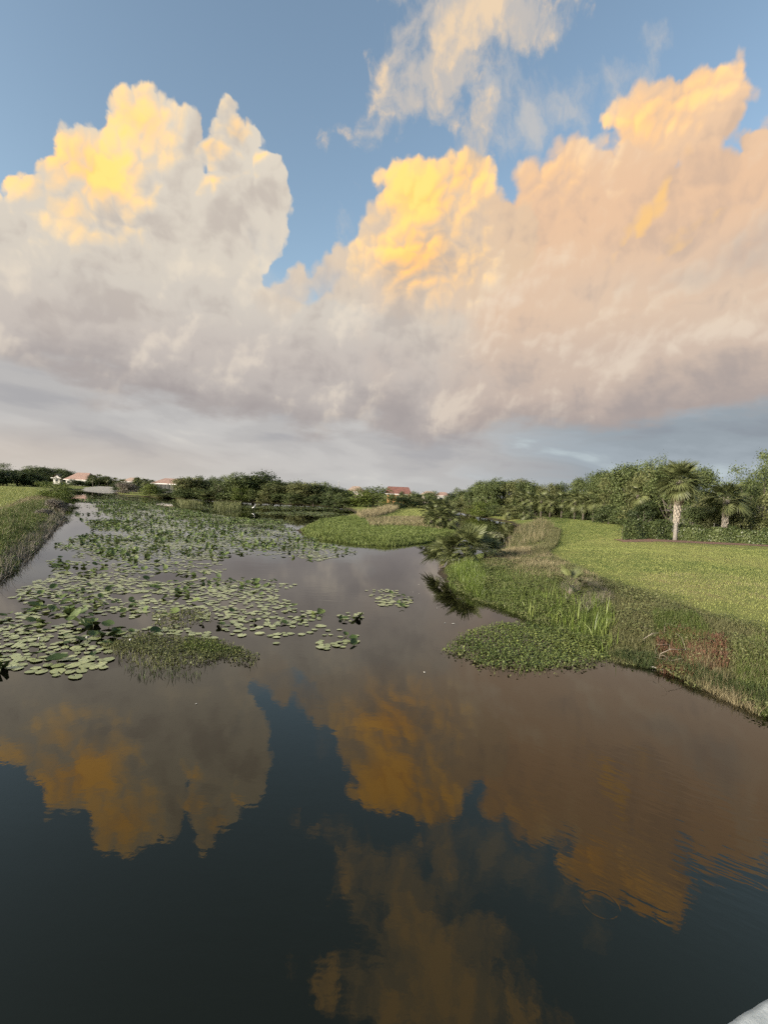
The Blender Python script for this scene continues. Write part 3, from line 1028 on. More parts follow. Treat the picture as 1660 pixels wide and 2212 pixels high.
# ------------------------------------------------------------------ houses
def house(px0, px1, eave, ridge, Y, depth, wall, roof, label, gable=False, windows=2, lanai=False, ridge_in=.28):
    a, c = at_y(px0, eave, Y), at_y(px1, eave, Y)
    w = (c.x - a.x); cx = (a.x + c.x) / 2
    zr = at_y((px0 + px1) / 2, ridge, Y).z; ze = (a.z + c.z) / 2
    z0 = gz(cx, Y) - .2
    o = link('house', None, None, (cx, Y, 0))
    hw = w / 2; hd = depth
    MB().box(-hw + .4, hw - .4, 0, hd, z0, ze).build('wall', M[wall], o)
    ov = .5
    mb = MB()
    if gable:      # gable end faces the pond
        A = [(-hw - ov, -ov, ze - .1), (hw + ov, -ov, ze - .1), (0, -ov, zr), (-hw - ov, hd + ov, ze - .1), (hw + ov, hd + ov, ze - .1), (0, hd + ov, zr)]
        mb.v += A; mb.f += [(0, 2, 5, 3), (2, 1, 4, 5), (0, 3, 4, 1)]
        rf = mb.build('roof', M[roof], o)
        MB().poly([(-hw + .4, -.02, ze - .1), (hw - .4, -.02, ze - .1), (0, -.02, zr - .35)]).build('gable', M[wall], o)
    else:          # hipped roof
        q = w * ridge_in
        A = [(-hw - ov, -ov, ze), (hw + ov, -ov, ze), (hw + ov, hd + ov, ze), (-hw - ov, hd + ov, ze), (-hw + q, hd / 2, zr), (hw - q, hd / 2, zr)]
        mb.v += A; mb.f += [(0, 1, 5, 4), (1, 2, 5), (2, 3, 4, 5), (3, 0, 4), (3, 2, 1, 0)]
        rf = mb.build('roof', M[roof], o)
    MB().box(-hw - ov, hw + ov, -ov - .12, -ov - .01, ze - .24, ze - .02).build('fascia', M['trim'], rf)
    for i in range(windows):
        wx = -hw + w * (i + .5) / windows
        wn = MB().box(wx - .75, wx + .75, -.06, .0, max(z0 + .9, ze - 1.9), ze - .6).build('window', M['trim'], o)
        MB().box(wx - .64, wx + .64, -.09, -.062, max(z0 + 1.0, ze - 1.8), ze - .7).build('pane', M['glass'], wn)
    if lanai:
        l = MB().box(-hw * .9, hw * .55, -4.5, -.6, z0, ze - .5).build('screen_porch', M['screen'], o)
        for i in range(7):
            xx = -hw * .9 + (hw * 1.45) * i / 6
            MB().box(xx - .05, xx + .05, -4.58, -4.51, z0, ze - .45).build('post', M['black'], l)
    return tag(o, label, 'house')


house(113, 131, 1032, 1024, 232, 8, 'wall_white', 'roof_tan', 'small white gabled house at far left beyond the lawn', gable=True, windows=1)
h2 = house(140, 186, 1036, 1020, 222, 12, 'wall_white', 'roof_salmon', 'white house with terracotta hipped roof above the concrete weir', windows=3, ridge_in=.2)
house(262, 288, 1040, 1031, 196, 9, 'wall_beige', 'roof_tan', 'tan-roofed house half hidden behind palms, second behind the far shore', windows=2)
house(330, 404, 1045, 1033, 160, 10, 'wall_beige', 'roof_salmon', 'wide house with salmon roof and dark screened porch', windows=3, lanai=True, ridge_in=.15)
house(750, 786, 1062, 1050, 190, 9, 'wall_beige', 'roof_tan', 'tan-roofed house just left of the big rounded bush', windows=2)
house(835, 888, 1067, 1051, 165, 12, 'wall_orange', 'roof_red', 'orange-walled house with red-brown tiled roof', windows=1, ridge_in=.06)
house(914, 944, 1069, 1061, 200, 9, 'wall_beige', 'roof_tan', 'pale tan-roofed house right of the orange one', windows=2)
house(946, 974, 1071, 1063, 195, 9, 'wall_white', 'roof_salmon', 'small salmon-roofed house by the dark palms on the horizon', windows=2)

# weir and its piers
wl, wr = at(152, 1058), at(243, 1061)
o = link('concrete_weir', None, None, (0, 0, 0))
mb = MB(); yb = (wl.y + wr.y) / 2
mb.v += [(wl.x - 6, yb - 3, -.4), (wr.x, yb - 3, -.4), (wr.x, yb + 22, 1.35), (wl.x - 6, yb + 22, 1.35), (wl.x - 6, yb + 24, -.4), (wr.x, yb + 24, -.4)]
mb.f += [(0, 1, 2, 3), (3, 2, 5, 4), (1, 5, 2), (0, 3, 4)]
mb.build('spillway_slab', M['concrete'], o)
for i in range(4):
    xx = wl.x + 4 + (wr.x - wl.x - 4) * i / 3
    p_ = MB().box(xx - .55, xx + .55, yb + 21.2, yb + 22.3, .9, 2.05).build('pier', M['concrete'], o)
    MB().box(xx - .7, xx + .7, yb + 21.05, yb + 22.45, 2.05, 2.25).build('cap', M['trim'], p_)
tag(o, 'pale sloping concrete weir with low piers at the head of the pond', 'weir')

# mast on the horizon
mp = at_y(732, 1049, 420)
mt = link('radio_mast', None, None, (mp.x, 420, 0))
MB().tube([(0, 0, 0), (0, 0, 13)], [.28, .2], 6).build('pole', M['steel'], mt)
for i in range(3):
    MB().box(-.9, .9, -.05, .05, 9 + i * 1.6, 9.12 + i * 1.6).build('crossbar', M['steel'], mt)
tag(mt, 'thin grey radio mast rising behind the far shore trees', 'mast')

# ------------------------------------------------------------------ left bank
loc, h = place(122, 1031, 76, .3)
tree('bank_bush', 'bush', 'large bright green bush on the left bank by the water', 'bush', loc, 4.9, h)
loc, h = place(138, 1060, 71, .3)
tree('bank_bush', 'bush', 'lower rounded green bush in front of the large left-bank bush', 'bush', loc, 3.6, h)
loc, h = place(122, 1076, 50, .2)
tree('dry_bush', 'twig', 'grey-brown dry bush leaning over the left waterline', 'bush', loc, 1.7, h * 1.1)
loc, h = place(98, 1092, 43, .2)
tree('dry_bush', 'twig', 'smaller grey-brown dry bush nearer on the left bank', 'bush', loc, 1.3, h * 1.1)
left_rough = pxpoly([(-60, 1290), (0, 1240), (60, 1192), (100, 1150), (130, 1110), (110, 1085), (70, 1085), (0, 1110), (-120, 1150), (-180, 1250)], .5)
grass('bank_grass', left_rough, 34000, .36, .030, 'grass', 'lush green grass on the left bank', lean=.4)
grass('dry_grass', pxpoly([(-60, 1150), (0, 1100), (60, 1075), (130, 1065), (140, 1100), (100, 1140), (40, 1170), (-60, 1230)], .7), 9000, .42, .026, 'straw', 'dry tan grass mixed into the left bank', lean=.45)
grass('reed_fringe', pxpoly([(-80, 1310), (0, 1255), (60, 1205), (108, 1155), (140, 1112), (118, 1112), (80, 1150), (30, 1190), (-50, 1240), (-120, 1280)], .1), 3800, .62, .014, 'twig', 'grey leafless twigs along the left waterline', 'twigs', lean=.8, hz=-.7)
grass('lawn_grass', pxpoly([(-200, 1150), (0, 1110), (80, 1080), (120, 1064), (60, 1052), (-40, 1050), (-200, 1060)], .9), 22000, .16, .06, 'lawn_blade', 'mown green lawn on the left bank', lean=.5)

# ------------------------------------------------------------------ peninsula
loc, h = place(806, 1050, 112, .4)
big = tree('rounded_bush', 'bush', 'huge rounded yellow-green bush at the root of the peninsula', 'bush', loc, 11.0, h * 1.08)
loc, h = place(762, 1072, 112, .3)
tree('rounded_bush', 'willow', 'smaller green bush tucked left of the huge rounded bush', 'bush', loc, 4.6, h)
for i, (px, top, k, w, Y) in enumerate(sorted([(866, 1058, 'dark', 22, 128), (848, 1066, 'oak', 26, 126), (884, 1064, 'olive', 34, 126), (880, 1070, 'oak', 34, 118), (898, 1056, 'willow', 40, 132), (926, 1060, 'oak', 40, 132), (944, 1070, 'dark', 30, 118), (905, 1072, 'olive', 40, 122), (858, 1082, 'dark', 30, 108), (976, 1060, 'dark', 34, 126), (996, 1055, 'oak', 36, 124), (1012, 1064, 'olive', 36, 118), (986, 1078, 'olive', 40, 116)])):
    loc, h = place(px, top, Y, .3)
    tree('middle_tree', k, f'{WORDS[k]} tree behind the peninsula lawn, {ORD[i]} from the left', 'tree', loc, w * Y / FPX, h, 'trees behind the peninsula lawn')
pen_front = pxpoly([(650, 1143), (690, 1124), (760, 1118), (860, 1124), (960, 1128), (988, 1140), (985, 1155), (920, 1170), (850, 1177), (780, 1174), (700, 1164), (660, 1156)], .1)
grass('peninsula_grass', pen_front, 36000, .26, .042, 'spit', 'lush green marsh grass on the tip of the peninsula', lean=.7)
grass('peninsula_grass', pxpoly([(648, 1146), (660, 1158), (700, 1167), (780, 1177), (850, 1180), (920, 1173), (986, 1157), (985, 1150), (920, 1164), (850, 1170), (780, 1168), (700, 1158)], 0), 9000, .30, .04, 'spit', 'bright green sedge along the front waterline of the peninsula', lean=.5, hz=-.3)
grass('dry_grass', pxpoly([(790, 1122), (860, 1118), (930, 1120), (962, 1128), (955, 1142), (880, 1138), (800, 1138)], .4), 12000, .42, .04, 'straw', 'dry tan grass across the middle of the peninsula', lean=.6)
grass('plume_grass', pxpoly([(770, 1113), (800, 1108), (850, 1095), (868, 1096), (850, 1106), (810, 1118), (780, 1121)], .45), 5000, .95, .05, 'straw', 'pale plume grass in a row on the left edge of the peninsula', lean=.3)
grass('lawn_grass', pxpoly([(830, 1118), (860, 1100), (890, 1094), (940, 1094), (955, 1110), (950, 1124)], .4), 14000, .14, .06, 'lawn_blade', 'mown lawn strip along the peninsula', lean=.5)
# palm clump at its end
for i, (px, top, Y, cr) in enumerate([(950, 1081, 53, 3.0), (930, 1092, 52, 2.6), (968, 1090, 51.5, 2.7), (952, 1100, 50.5, 2.5), (975, 1106, 50, 2.2), (934, 1108, 50.5, 2.2)]):
    loc, h = place(px, top, Y)
    small_palm(loc, max(.5, h - cr * .32), cr, f'{["tallest", "left upper", "right upper", "front middle", "lower right", "lower left"][i]} cabbage palm in the shaggy clump at the end of the peninsula', 'palm clump on the peninsula', i=i)

# ------------------------------------------------------------------ hammock on the right
ham = [(1026, 1050, 'oak', 44, 108), (1040, 1040, 'big_oak', 52, 104), (1060, 1037, 'big_oak', 56, 102), (1082, 1037, 'oak', 52, 104), (1116, 1036, 'big_olive', 64, 100), (1136, 1041, 'big_oak', 54, 98), (1157, 1044, 'oak', 52, 98), (1180, 1046, 'big_olive', 56, 96),
       (1203, 1041, 'dark', 50, 98), (1226, 1050, 'oak', 50, 92), (1234, 1044, 'airy', 42, 96), (1259, 1035, 'big_oak', 50, 90), (1287, 1026, 'big_oak', 60, 84), (1313, 1020, 'big_oak', 70, 80), (1338, 1016, 'big_olive', 74, 74), (1360, 1000, 'big_oak', 84, 70), (1395, 1004, 'big_olive', 84, 62), (1416, 990, 'airy', 44, 60), (1447, 1000, 'big_oak', 92, 58), (1498, 1014, 'big_oak', 84, 58), (1250, 1060, 'olive', 46, 88), (1300, 1056, 'big_oak', 60, 78)]
ham.sort()
for i, (px, top, k, w, Y) in enumerate(ham):
    loc, h = place(px, top, Y, .2)
    tree('woodland_tree', k, f'{WORDS[k]} tree, {ORD[i]} from the left in the wood behind the right lawn', 'tree', loc, w * Y / FPX, h * 1.02, 'wood behind the right lawn')
und = [(1040, 1078, 'bush', 54, 92), (1072, 1084, 'willow', 44, 90), (1100, 1090, 'olive', 44, 84), (1128, 1090, 'olive', 50, 80), (1016, 1088, 'olive', 34, 104), (1160, 1084, 'oak', 46, 92), (1200, 1088, 'olive', 40, 90), (1236, 1086, 'oak', 42, 86), (1270, 1088, 'dark', 44, 82), (1232, 1100, 'willow', 26, 84), (1318, 1086, 'dark', 50, 70), (1352, 1080, 'oak', 54, 66), (1392, 1078, 'dark', 60, 58), (1500, 1088, 'oak', 44, 47.5), (1535, 1092, 'olive', 40, 47)]
und.sort()
for i, (px, top, k, w, Y) in enumerate(und):
    loc, h = place(px, top, Y, .25)
    tree('understory_shrub', k, f'{WORDS[k]} shrub, {ORD[i]} from the left at the foot of the right wood', 'shrub', loc, w * Y / FPX, h, 'shrubs under the right wood')
for i, (px, top, Y, cr) in enumerate(sorted([(1128, 1062, 92, 4.2), (1146, 1068, 90, 3.8), (1170, 1066, 88, 4.0), (1190, 1072, 86, 3.6), (1215, 1066, 86, 4.0), (1243, 1066, 82, 4.0), (1262, 1072, 80, 3.6), (1284, 1062, 78, 4.0), (1306, 1068, 75, 3.8), (1330, 1066, 72, 3.8), (1098, 1092, 80, 3.0), (1132, 1094, 77, 3.0), (1378, 1048, 60, 3.8)])):
    loc, h = place(px, top, Y)
    small_palm(loc, max(.6, h - cr * .32), cr, f'shaggy cabbage palm at the edge of the right wood, {ORD[i]} from the left', 'shaggy palms along the right wood', i=i)

# ------------------------------------------------------------------ right garden: hedge, palms, house, airy trees
def hedge(px0, py0, px1, py1, H, D, n, label):
    a, c = at(px0, py0, .74), at(px1, py1, .74)
    L_ = (c - a).length; ang = math.atan2(c.y - a.y, c.x - a.x)
    o = link('clipped_hedge', None, None, (a.x, a.y, gz(a.x, a.y)), (0, 0, ang))
    x = rng.uniform(-.1, L_, n); y = rng.uniform(-.15, D, n); z = rng.uniform(.08, H, n)
    lump = .16 * np.sin(x * 1.9) + .12 * np.sin(x * 4.3 + 1) + .08 * np.sin(x * 9.1)
    top = H + lump + .06 * rng.normal(size=n)
    face = rng.random(n)
    y = np.where(face < .55, rng.normal(-.05, .08, n) + .10 * np.sin(x * 3.1 + z * 2), y)
    z = np.where((face >= .55) & (face < .9), top - np.abs(rng.normal(0, .08, n)), np.minimum(z, top))
    N_ = np.column_stack([rng.normal(0, .5, n), np.where(face < .55, -1, 0) + rng.normal(0, .5, n), np.where(face >= .55, 1, .35) + rng.normal(0, .4, n)])
    N_ /= np.linalg.norm(N_, axis=1)[:, None]
    V, F = quads(np.column_stack([x, y, z]), N_, .17, .11)
    t_ = np.clip(.5 + .12 * np.sin(x * 2.7) + rng.normal(0, .2, n), 0, 1)
    link('foliage', make_mesh('foliage', V, F, M['hedge'], np.repeat(t_, 4)), o)
    mb = MB()
    for i in range(int(L_ / .5)):
        xx = .25 + i * .5
        mb.tube([(xx, D * .5, -.1), (xx + random.uniform(-.1, .1), D * .5 + random.uniform(-.2, .2), H * .8)], [.03, .015], 5)
    s_ = mb.build('stem', M['bark'], o); s_['kind'] = 'stuff'
    return tag(o, label, 'hedge')


hedge(1350, 1163, 1448, 1166, 1.6, 1.3, 10000, 'dark glossy hedge on the lawn, left of the cabbage palm')
hedge(1472, 1168, 1680, 1180, 1.25, 1.3, 14000, 'hedge right of the cabbage palm in front of the beige house')
b0, b1 = at(1345, 1164.5, .76), at(1700, 1182, .76)
nb = 40
bv, bf = [], []
for i in range(nb + 1):
    f0 = i / nb; p_ = b0.lerp(b1, f0); dx_, dy_ = (b1 - b0).normalized().x, (b1 - b0).normalized().y
    for k_, dd in enumerate((-.35 + .12 * math.sin(i * 1.7), .6, 1.8)):
        x0, y0 = p_.x - dy_ * dd, p_.y + dx_ * dd
        bv.append((x0, y0, gz(x0, y0) + (.015 if k_ == 0 else .06)))
for i in range(nb):
    for k_ in range(2):
        bf.append((i * 3 + k_, i * 3 + 3 + k_, i * 3 + 4 + k_, i * 3 + 1 + k_))
tag(link('planting_bed', make_mesh('planting_bed', bv, bf, M['leaf_litter'], smooth_=True)), kind='structure')

pl = at(1460, 1167, .76)
cabbage_palm((pl.x, pl.y, gz(pl.x, pl.y)), 5.3, 1.95, 'tall cabbage palm with criss-cross pale trunk standing in the hedge gap', 56, .30, 3, 64, 9)
p2 = at_y(1566, 1150, 45)
cabbage_palm((p2.x, p2.y, gz(p2.x, p2.y)), 4.0, 1.8, 'shorter cabbage palm against the beige house, right of the tall one', 34, .05, 8, 50, 2)

# beige house behind the hedge
hx0, hx1 = at_y(1514, 1120, 52), at_y(1760, 1120, 52)
ho = link('bungalow', None, None, (hx0.x, 52, .7))
HW = hx1.x - hx0.x
MB().box(3.8, HW, 0, 9, -.2, 2.55).build('wall', M['wall_beige'], ho)
rf = MB(); rf.v += [(-.6, -1.0, 2.5), (HW + 1, -1.0, 2.5), (HW + 1, 10, 2.5), (-.6, 10, 2.5), (3.6, 4.5, 3.9), (HW - 2, 4.5, 3.9)]
rf.f += [(0, 1, 5, 4), (1, 2, 5), (2, 3, 4, 5), (3, 0, 4), (3, 2, 1, 0)]
rf = rf.build('roof', M['shingle'], ho)
MB().box(-.7, HW + 1, -1.14, -1.01, 2.34, 2.52).build('fascia', M['dull_trim'], rf)
lan = MB().box(.3, 3.78, .6, 8, -.2, 2.45).build('screen_porch', M['screen'], ho)
for i in range(5):
    MB().box(.2 + i * .86, .28 + i * .86, .45, .58, -.2, 2.47).build('post', M['dull_trim'], lan)
MB().box(.2, 3.75, .43, .58, 1.0, 1.09).build('rail', M['trim'], lan)
for wx in (4.7, 9.2):
    wn = MB().box(wx, wx + 1.9, -.07, -.002, .7, 2.1).build('window', M['trim'], ho)
    MB().box(wx + .1, wx + .92, -.10, -.072, .8, 2.0).build('pane', M['glass'], wn)
    MB().box(wx + .98, wx + 1.8, -.10, -.072, .8, 2.0).build('pane', M['glass'], wn)
tag(ho, 'low beige bungalow with white-framed porch behind the hedge', 'house')
for i, (px, top, w, Y, k) in enumerate(sorted([(1600, 1006, 70, 50, 'airy'), (1628, 1012, 56, 58, 'airy'), (1652, 982, 60, 50, 'airy'), (1700, 975, 90, 52, 'airy'), (1552, 1044, 90, 64, 'big_olive'), (1630, 1040, 100, 66, 'big_oak'), (1528, 1062, 62, 49, 'olive'), (1600, 1068, 60, 46.5, 'olive'), (1668, 1060, 66, 46, 'olive')])):
    loc, h = place(px, top, Y, .1)
    tree('garden_tree', k, f'{WORDS[k]} tree standing over the beige bungalow, {ORD[i]} from the left', 'tree', loc, w * Y / FPX, h, 'trees round the beige bungalow')

# ------------------------------------------------------------------ right lawn and bank
lawn = pxpoly([(1215, 1132), (1195, 1180), (1182, 1208), (1265, 1243), (1330, 1266), (1380, 1284), (1505, 1326), (1700, 1380), (1800, 1290), (1760, 1192), (1480, 1178), (1345, 1166), (1340, 1130), (1240, 1120)], .74)
grass('lawn_grass', lawn, 150000, .075, .022, 'lawn_blade', 'short mown lawn on the right bank', lean=.6)
grass('lawn_grass', pxpoly([(1150, 1118), (1215, 1132), (1200, 1170), (1340, 1150), (1345, 1128), (1240, 1116)], .74), 30000, .10, .05, 'grass', 'greener strip of mown lawn near the wood', lean=.6)
grass('worn_grass', pxpoly([(1370, 1250), (1440, 1236), (1560, 1240), (1680, 1262), (1690, 1290), (1560, 1296), (1430, 1280)], .74), 9000, .055, .018, 'straw', 'worn brown patch in the right lawn', lean=.9)
grass('plume_grass', pxpoly([(1108, 1150), (1130, 1132), (1170, 1126), (1196, 1138), (1180, 1168), (1130, 1185), (1098, 1178)], .4), 1500, .80, .018, 'straw', 'tall tan plume grass beside the channel', lean=.55, clump=7)
grass('scrub_grass', pxpoly([(1108, 1150), (1130, 1132), (1170, 1126), (1196, 1138), (1180, 1168), (1130, 1185), (1098, 1178)], .4), 6000, .5, .020, 'rough', 'olive grass at the foot of the tan plumes', lean=.6)
grass('scrub_grass', pxpoly([(1190, 1135), (1212, 1140), (1206, 1165), (1180, 1205), (1150, 1200), (1150, 1180), (1180, 1165)], .7), 12000, .34, .024, 'rough', 'olive rough grass edging the far right lawn', lean=.5)
grass('dry_grass', pxpoly([(1050, 1205), (1100, 1180), (1170, 1185), (1190, 1205), (1262, 1242), (1300, 1262), (1260, 1275), (1180, 1255), (1110, 1240), (1050, 1228)], .6), 15000, .28, .013, 'straw', 'dry tan grass on top of the right bank', lean=.65)
grass('scrub_grass', pxpoly([(1060, 1215), (1190, 1210), (1300, 1258), (1390, 1286), (1510, 1326), (1680, 1378), (1700, 1440), (1520, 1400), (1400, 1350), (1280, 1300), (1130, 1262)], .62), 46000, .20, .012, 'rough', 'olive scrubby grass along the right bank', lean=.9)
grass('bank_grass', pxpoly([(962, 1225), (1000, 1215), (1100, 1240), (1180, 1262), (1270, 1300), (1330, 1340), (1300, 1392), (1215, 1350), (1160, 1338), (1125, 1318), (1050, 1292), (1000, 1270), (972, 1258)], .2), 24000, .25, .014, 'grass', 'lush green grass on the right waterline', lean=.8, hz=-.2)
grass('sedge', pxpoly([(975, 1232), (1010, 1225), (1050, 1260), (1045, 1285), (1005, 1270)], .2), 3500, .42, .014, 'sedge', 'bright green sedge tuft below the fan palms', lean=.35, hz=-.2)
grass('sword_leaves', pxpoly([(1120, 1300), (1180, 1300), (1260, 1325), (1345, 1370), (1340, 1408), (1290, 1392), (1215, 1352), (1150, 1332)], .1), 420, .50, .022, 'sedge', 'tall bright sword-shaped leaves standing at the right waterline', 'reeds', lean=.22, clump=9, hz=-.3)
grass('grey_scrub', pxpoly([(1210, 1255), (1290, 1262), (1330, 1300), (1270, 1310), (1215, 1290)], .6), 3600, .30, .009, 'twig', 'grey wiry scrub on the right bank', 'scrub', lean=.9)
grass('bank_scrub', pxpoly([(1330, 1330), (1420, 1330), (1560, 1375), (1690, 1420), (1700, 1540), (1600, 1490), (1470, 1435), (1350, 1420), (1315, 1395)], .35), 32000, .22, .012, 'rough', 'olive weeds on the near right bank', lean=.9, hz=-.1)
grass('bank_grass', pxpoly([(1585, 1400), (1640, 1385), (1720, 1420), (1720, 1500), (1650, 1490), (1600, 1450)], .5), 9000, .22, .013, 'grass', 'dense dark green weeds at the right edge of the bank', lean=.9)
grass('bank_grass', pxpoly([(1410, 1330), (1500, 1340), (1540, 1375), (1480, 1385), (1420, 1365)], .55), 11000, .24, .013, 'grass', 'fresh green weeds in the middle of the near right bank', lean=.5)
grass('rust_weeds', pxpoly([(1418, 1385), (1470, 1380), (1570, 1410), (1575, 1450), (1500, 1445), (1440, 1432), (1420, 1425)], .25), 3600, .26, .013, 'rust', 'dead rust-red weeds at the near right waterline', 'weeds', lean=.5, hz=-.2)
grass('straw_heap', pxpoly([(1488, 1432), (1525, 1436), (1560, 1470), (1620, 1505), (1660, 1528), (1640, 1535), (1560, 1500), (1510, 1474)], .1), 3600, .26, .009, 'straw', 'heap of pale dead straw at the near right waterline', 'straw', lean=1.3, hz=-.3)
grass('waterline_weeds', pxpoly([(1315, 1415), (1350, 1420), (1419, 1426), (1458, 1440), (1531, 1473), (1660, 1522), (1720, 1545), (1720, 1560), (1650, 1534), (1531, 1486), (1450, 1450), (1380, 1440)], 0), 9000, .26, .012, 'dark', 'dark weeds hanging over the near right waterline', 'weeds', lean=.9, hz=-.4)

def leafy(name, pts, n, leaf, h, mat, label, z=.5, hz=-.2, cat='weeds', lump=1.3):
    """low mounded weeds made of small leaves"""
    P_ = scatter(pxpoly(pts, z), n)
    gzv = ground_z(P_)
    m_ = np.clip(.45 + .55 * wob(P_, lump, 3) + .3 * wob(P_, lump * 2.7, 1), 0, 1.3)
    k = (gzv > hz) & (rng.random(n) < .35 + m_)
    P_, gzv, m_ = P_[k], gzv[k], m_[k]; n = len(P_)
    zz = np.maximum(gzv, 0) + h * m_ * np.sqrt(rng.random(n)) + .01
    N_ = np.column_stack([rng.normal(0, .6, n), rng.normal(-.2, .6, n), np.abs(rng.normal(.8, .4, n))]); N_ /= np.linalg.norm(N_, axis=1)[:, None]
    V, F = quads(np.column_stack([P_, zz]), N_, leaf, leaf * .45)
    t_ = np.clip(.5 + .2 * wob(P_, .7, 8) + .12 * wob(P_, 3.3, 2) + rng.normal(0, .15, n), 0, 1)
    return tag(link(name, make_mesh(name, V, F, M[mat], np.repeat(t_, 4))), label, cat, kind='stuff')


leafy('leafy_weeds', [(1080, 1205), (1190, 1212), (1300, 1260), (1390, 1288), (1510, 1328), (1690, 1382), (1710, 1530), (1600, 1492), (1470, 1438), (1350, 1418), (1215, 1345), (1100, 1290), (990, 1262), (985, 1235)], 42000, .07, .30, 'olive', 'mounded olive weeds covering the right bank')
leafy('leafy_weeds', [(1000, 1225), (1100, 1250), (1200, 1280), (1330, 1345), (1320, 1400), (1215, 1350), (1110, 1310), (1010, 1272)], 16000, .065, .30, 'grass', 'greener leafy weeds low on the right bank', .25)
leafy('leafy_weeds', [(1415, 1388), (1480, 1384), (1560, 1405), (1575, 1445), (1500, 1442), (1435, 1430)], 4500, .06, .28, 'rust', 'dead rust-brown leaves on the near right bank', .25, lump=2.4)
leafy('leafy_weeds', [(655, 1140), (700, 1124), (790, 1118), (960, 1128), (988, 1142), (975, 1156), (900, 1170), (780, 1172), (700, 1162)], 12000, .12, .34, 'spit', 'mounded green weeds among the peninsula grass', .2, lump=.9)
leafy('leafy_weeds', [(-60, 1290), (0, 1238), (60, 1190), (105, 1148), (138, 1108), (110, 1080), (60, 1090), (0, 1130), (-100, 1180)], 24000, .10, .34, 'grass', 'mounded green weeds on the left bank', .4, lump=1.0)
leafy('leafy_weeds', [(-40, 1290), (10, 1245), (70, 1195), (112, 1150), (140, 1112), (128, 1104), (90, 1140), (40, 1180), (-30, 1240)], 9000, .09, .30, 'twig', 'grey-brown dead weeds at the left waterline', .1, hz=-.4)

# fan palms leaning over the water
def fan_clump(px, py, zc, n, s_, label, seed, Y=None):
    p_ = at(px, py, zc); rs = random.Random(seed)
    o = link('fan_palm', None, None, (p_.x, p_.y, max(0, gz(p_.x, p_.y))))
    z0 = p_.z - o.location.z
    MB().tube([(0, .05, -.3), (0, .02, z0 * .5), (0, 0, z0 + .05)], [.10, .09, .08], 8).build('trunk', M['bark'], o, True)
    for i in range(n):
        f = i / n; k = s_ * rs.uniform(.85, 1.12)
        link('frond', FANS[min(3, int(f * 3.2))], o, (0, 0, z0), frond_rot(i * 2.399 + rs.uniform(-.2, .2), 1.42 - 1.35 * f, rs.uniform(-.9, .9)), (k, k, k))
    for i in range(4):
        k = s_ * .8
        link('dead_frond', FANS_DEAD[i % 2], o, (0, 0, z0 - .05), frond_rot(rs.uniform(0, 6.28), -.7 + rs.uniform(-.3, .2), 0), (k, k, k))
    return tag(o, label, 'palm', 'fan palms on the right waterline')


fan_clump(1010, 1192, .95, 26, .86, 'largest fan palm leaning over the channel mouth', 1)
fan_clump(972, 1200, .72, 18, .68, 'fan palm at the left of the waterside clump', 2)
fan_clump(1050, 1196, .72, 18, .68, 'fan palm at the right of the waterside clump', 3)
fan_clump(980, 1222, .3, 12, .45, 'low fan palm at the foot of the waterside clump', 4)
fan_clump(1236, 1268, .9, 9, .40, 'small strappy plant on the right bank above the sword leaves', 5)

# dead branches and driftwood at the near right waterline
def branch(name, pts, r, label, cat='branch', mat='dead_wood', twigs=4, seed=1):
    mb = MB(); rs = random.Random(seed)
    P_ = [at(x, y, z) for x, y, z in pts]
    mb.tube(P_, np.linspace(r, r * .35, len(P_)), 6)
    for i in range(twigs):
        k = rs.randrange(len(P_) - 1); q = P_[k].lerp(P_[k + 1], rs.random())
        mb.tube([q, q + Vector((rs.uniform(-.2, .2), rs.uniform(-.2, .2), rs.uniform(.08, .25))), q + Vector((rs.uniform(-.4, .4), rs.uniform(-.3, .3), rs.uniform(.1, .35)))], [r * .4, r * .28, r * .12], 5)
    return tag(mb.build(name, M[mat], None, True), label, cat)


branch('dead_branch', [(1425, 1432, .02), (1428, 1412, .35), (1450, 1402, .5), (1485, 1404, .45)], .011, 'bleached dead branch arching out of the rust-red weeds', seed=2)
branch('dead_branch', [(1440, 1436, .05), (1470, 1440, .12), (1500, 1432, .25), (1570, 1440, .2)], .011, 'long bleached stick lying below the rust-red weeds', seed=4)
branch('dead_branch', [(1385, 1385, .3), (1410, 1368, .55), (1445, 1366, .5)], .008, 'thin pale stem bent over the weeds left of the rust patch', twigs=2, seed=5)
branch('dead_branch', [(410, 1082, .15), (424, 1079.5, .4), (437, 1081, .3)], .12, 'pale fallen branch on the far shore below the willow-like tree', twigs=2, seed=6)
for i, (x0, y0, x1, y1) in enumerate([(1406, 1440, 1422, 1444), (1427, 1446, 1436, 1448), (1447, 1452, 1454, 1454)]):
    a, c = at(x0, y0, .03), at(x1, y1, .03)
    tag(MB().tube([a, a.lerp(c, .5) + Vector((0, 0, .01)), c], [.014, .016, .013], 8).build('pipe_piece', M['concrete'], None, True),
        f'{["longest", "middle", "shortest"][i]} white pipe piece floating at the near right waterline', 'pipe', 'white pipe pieces')

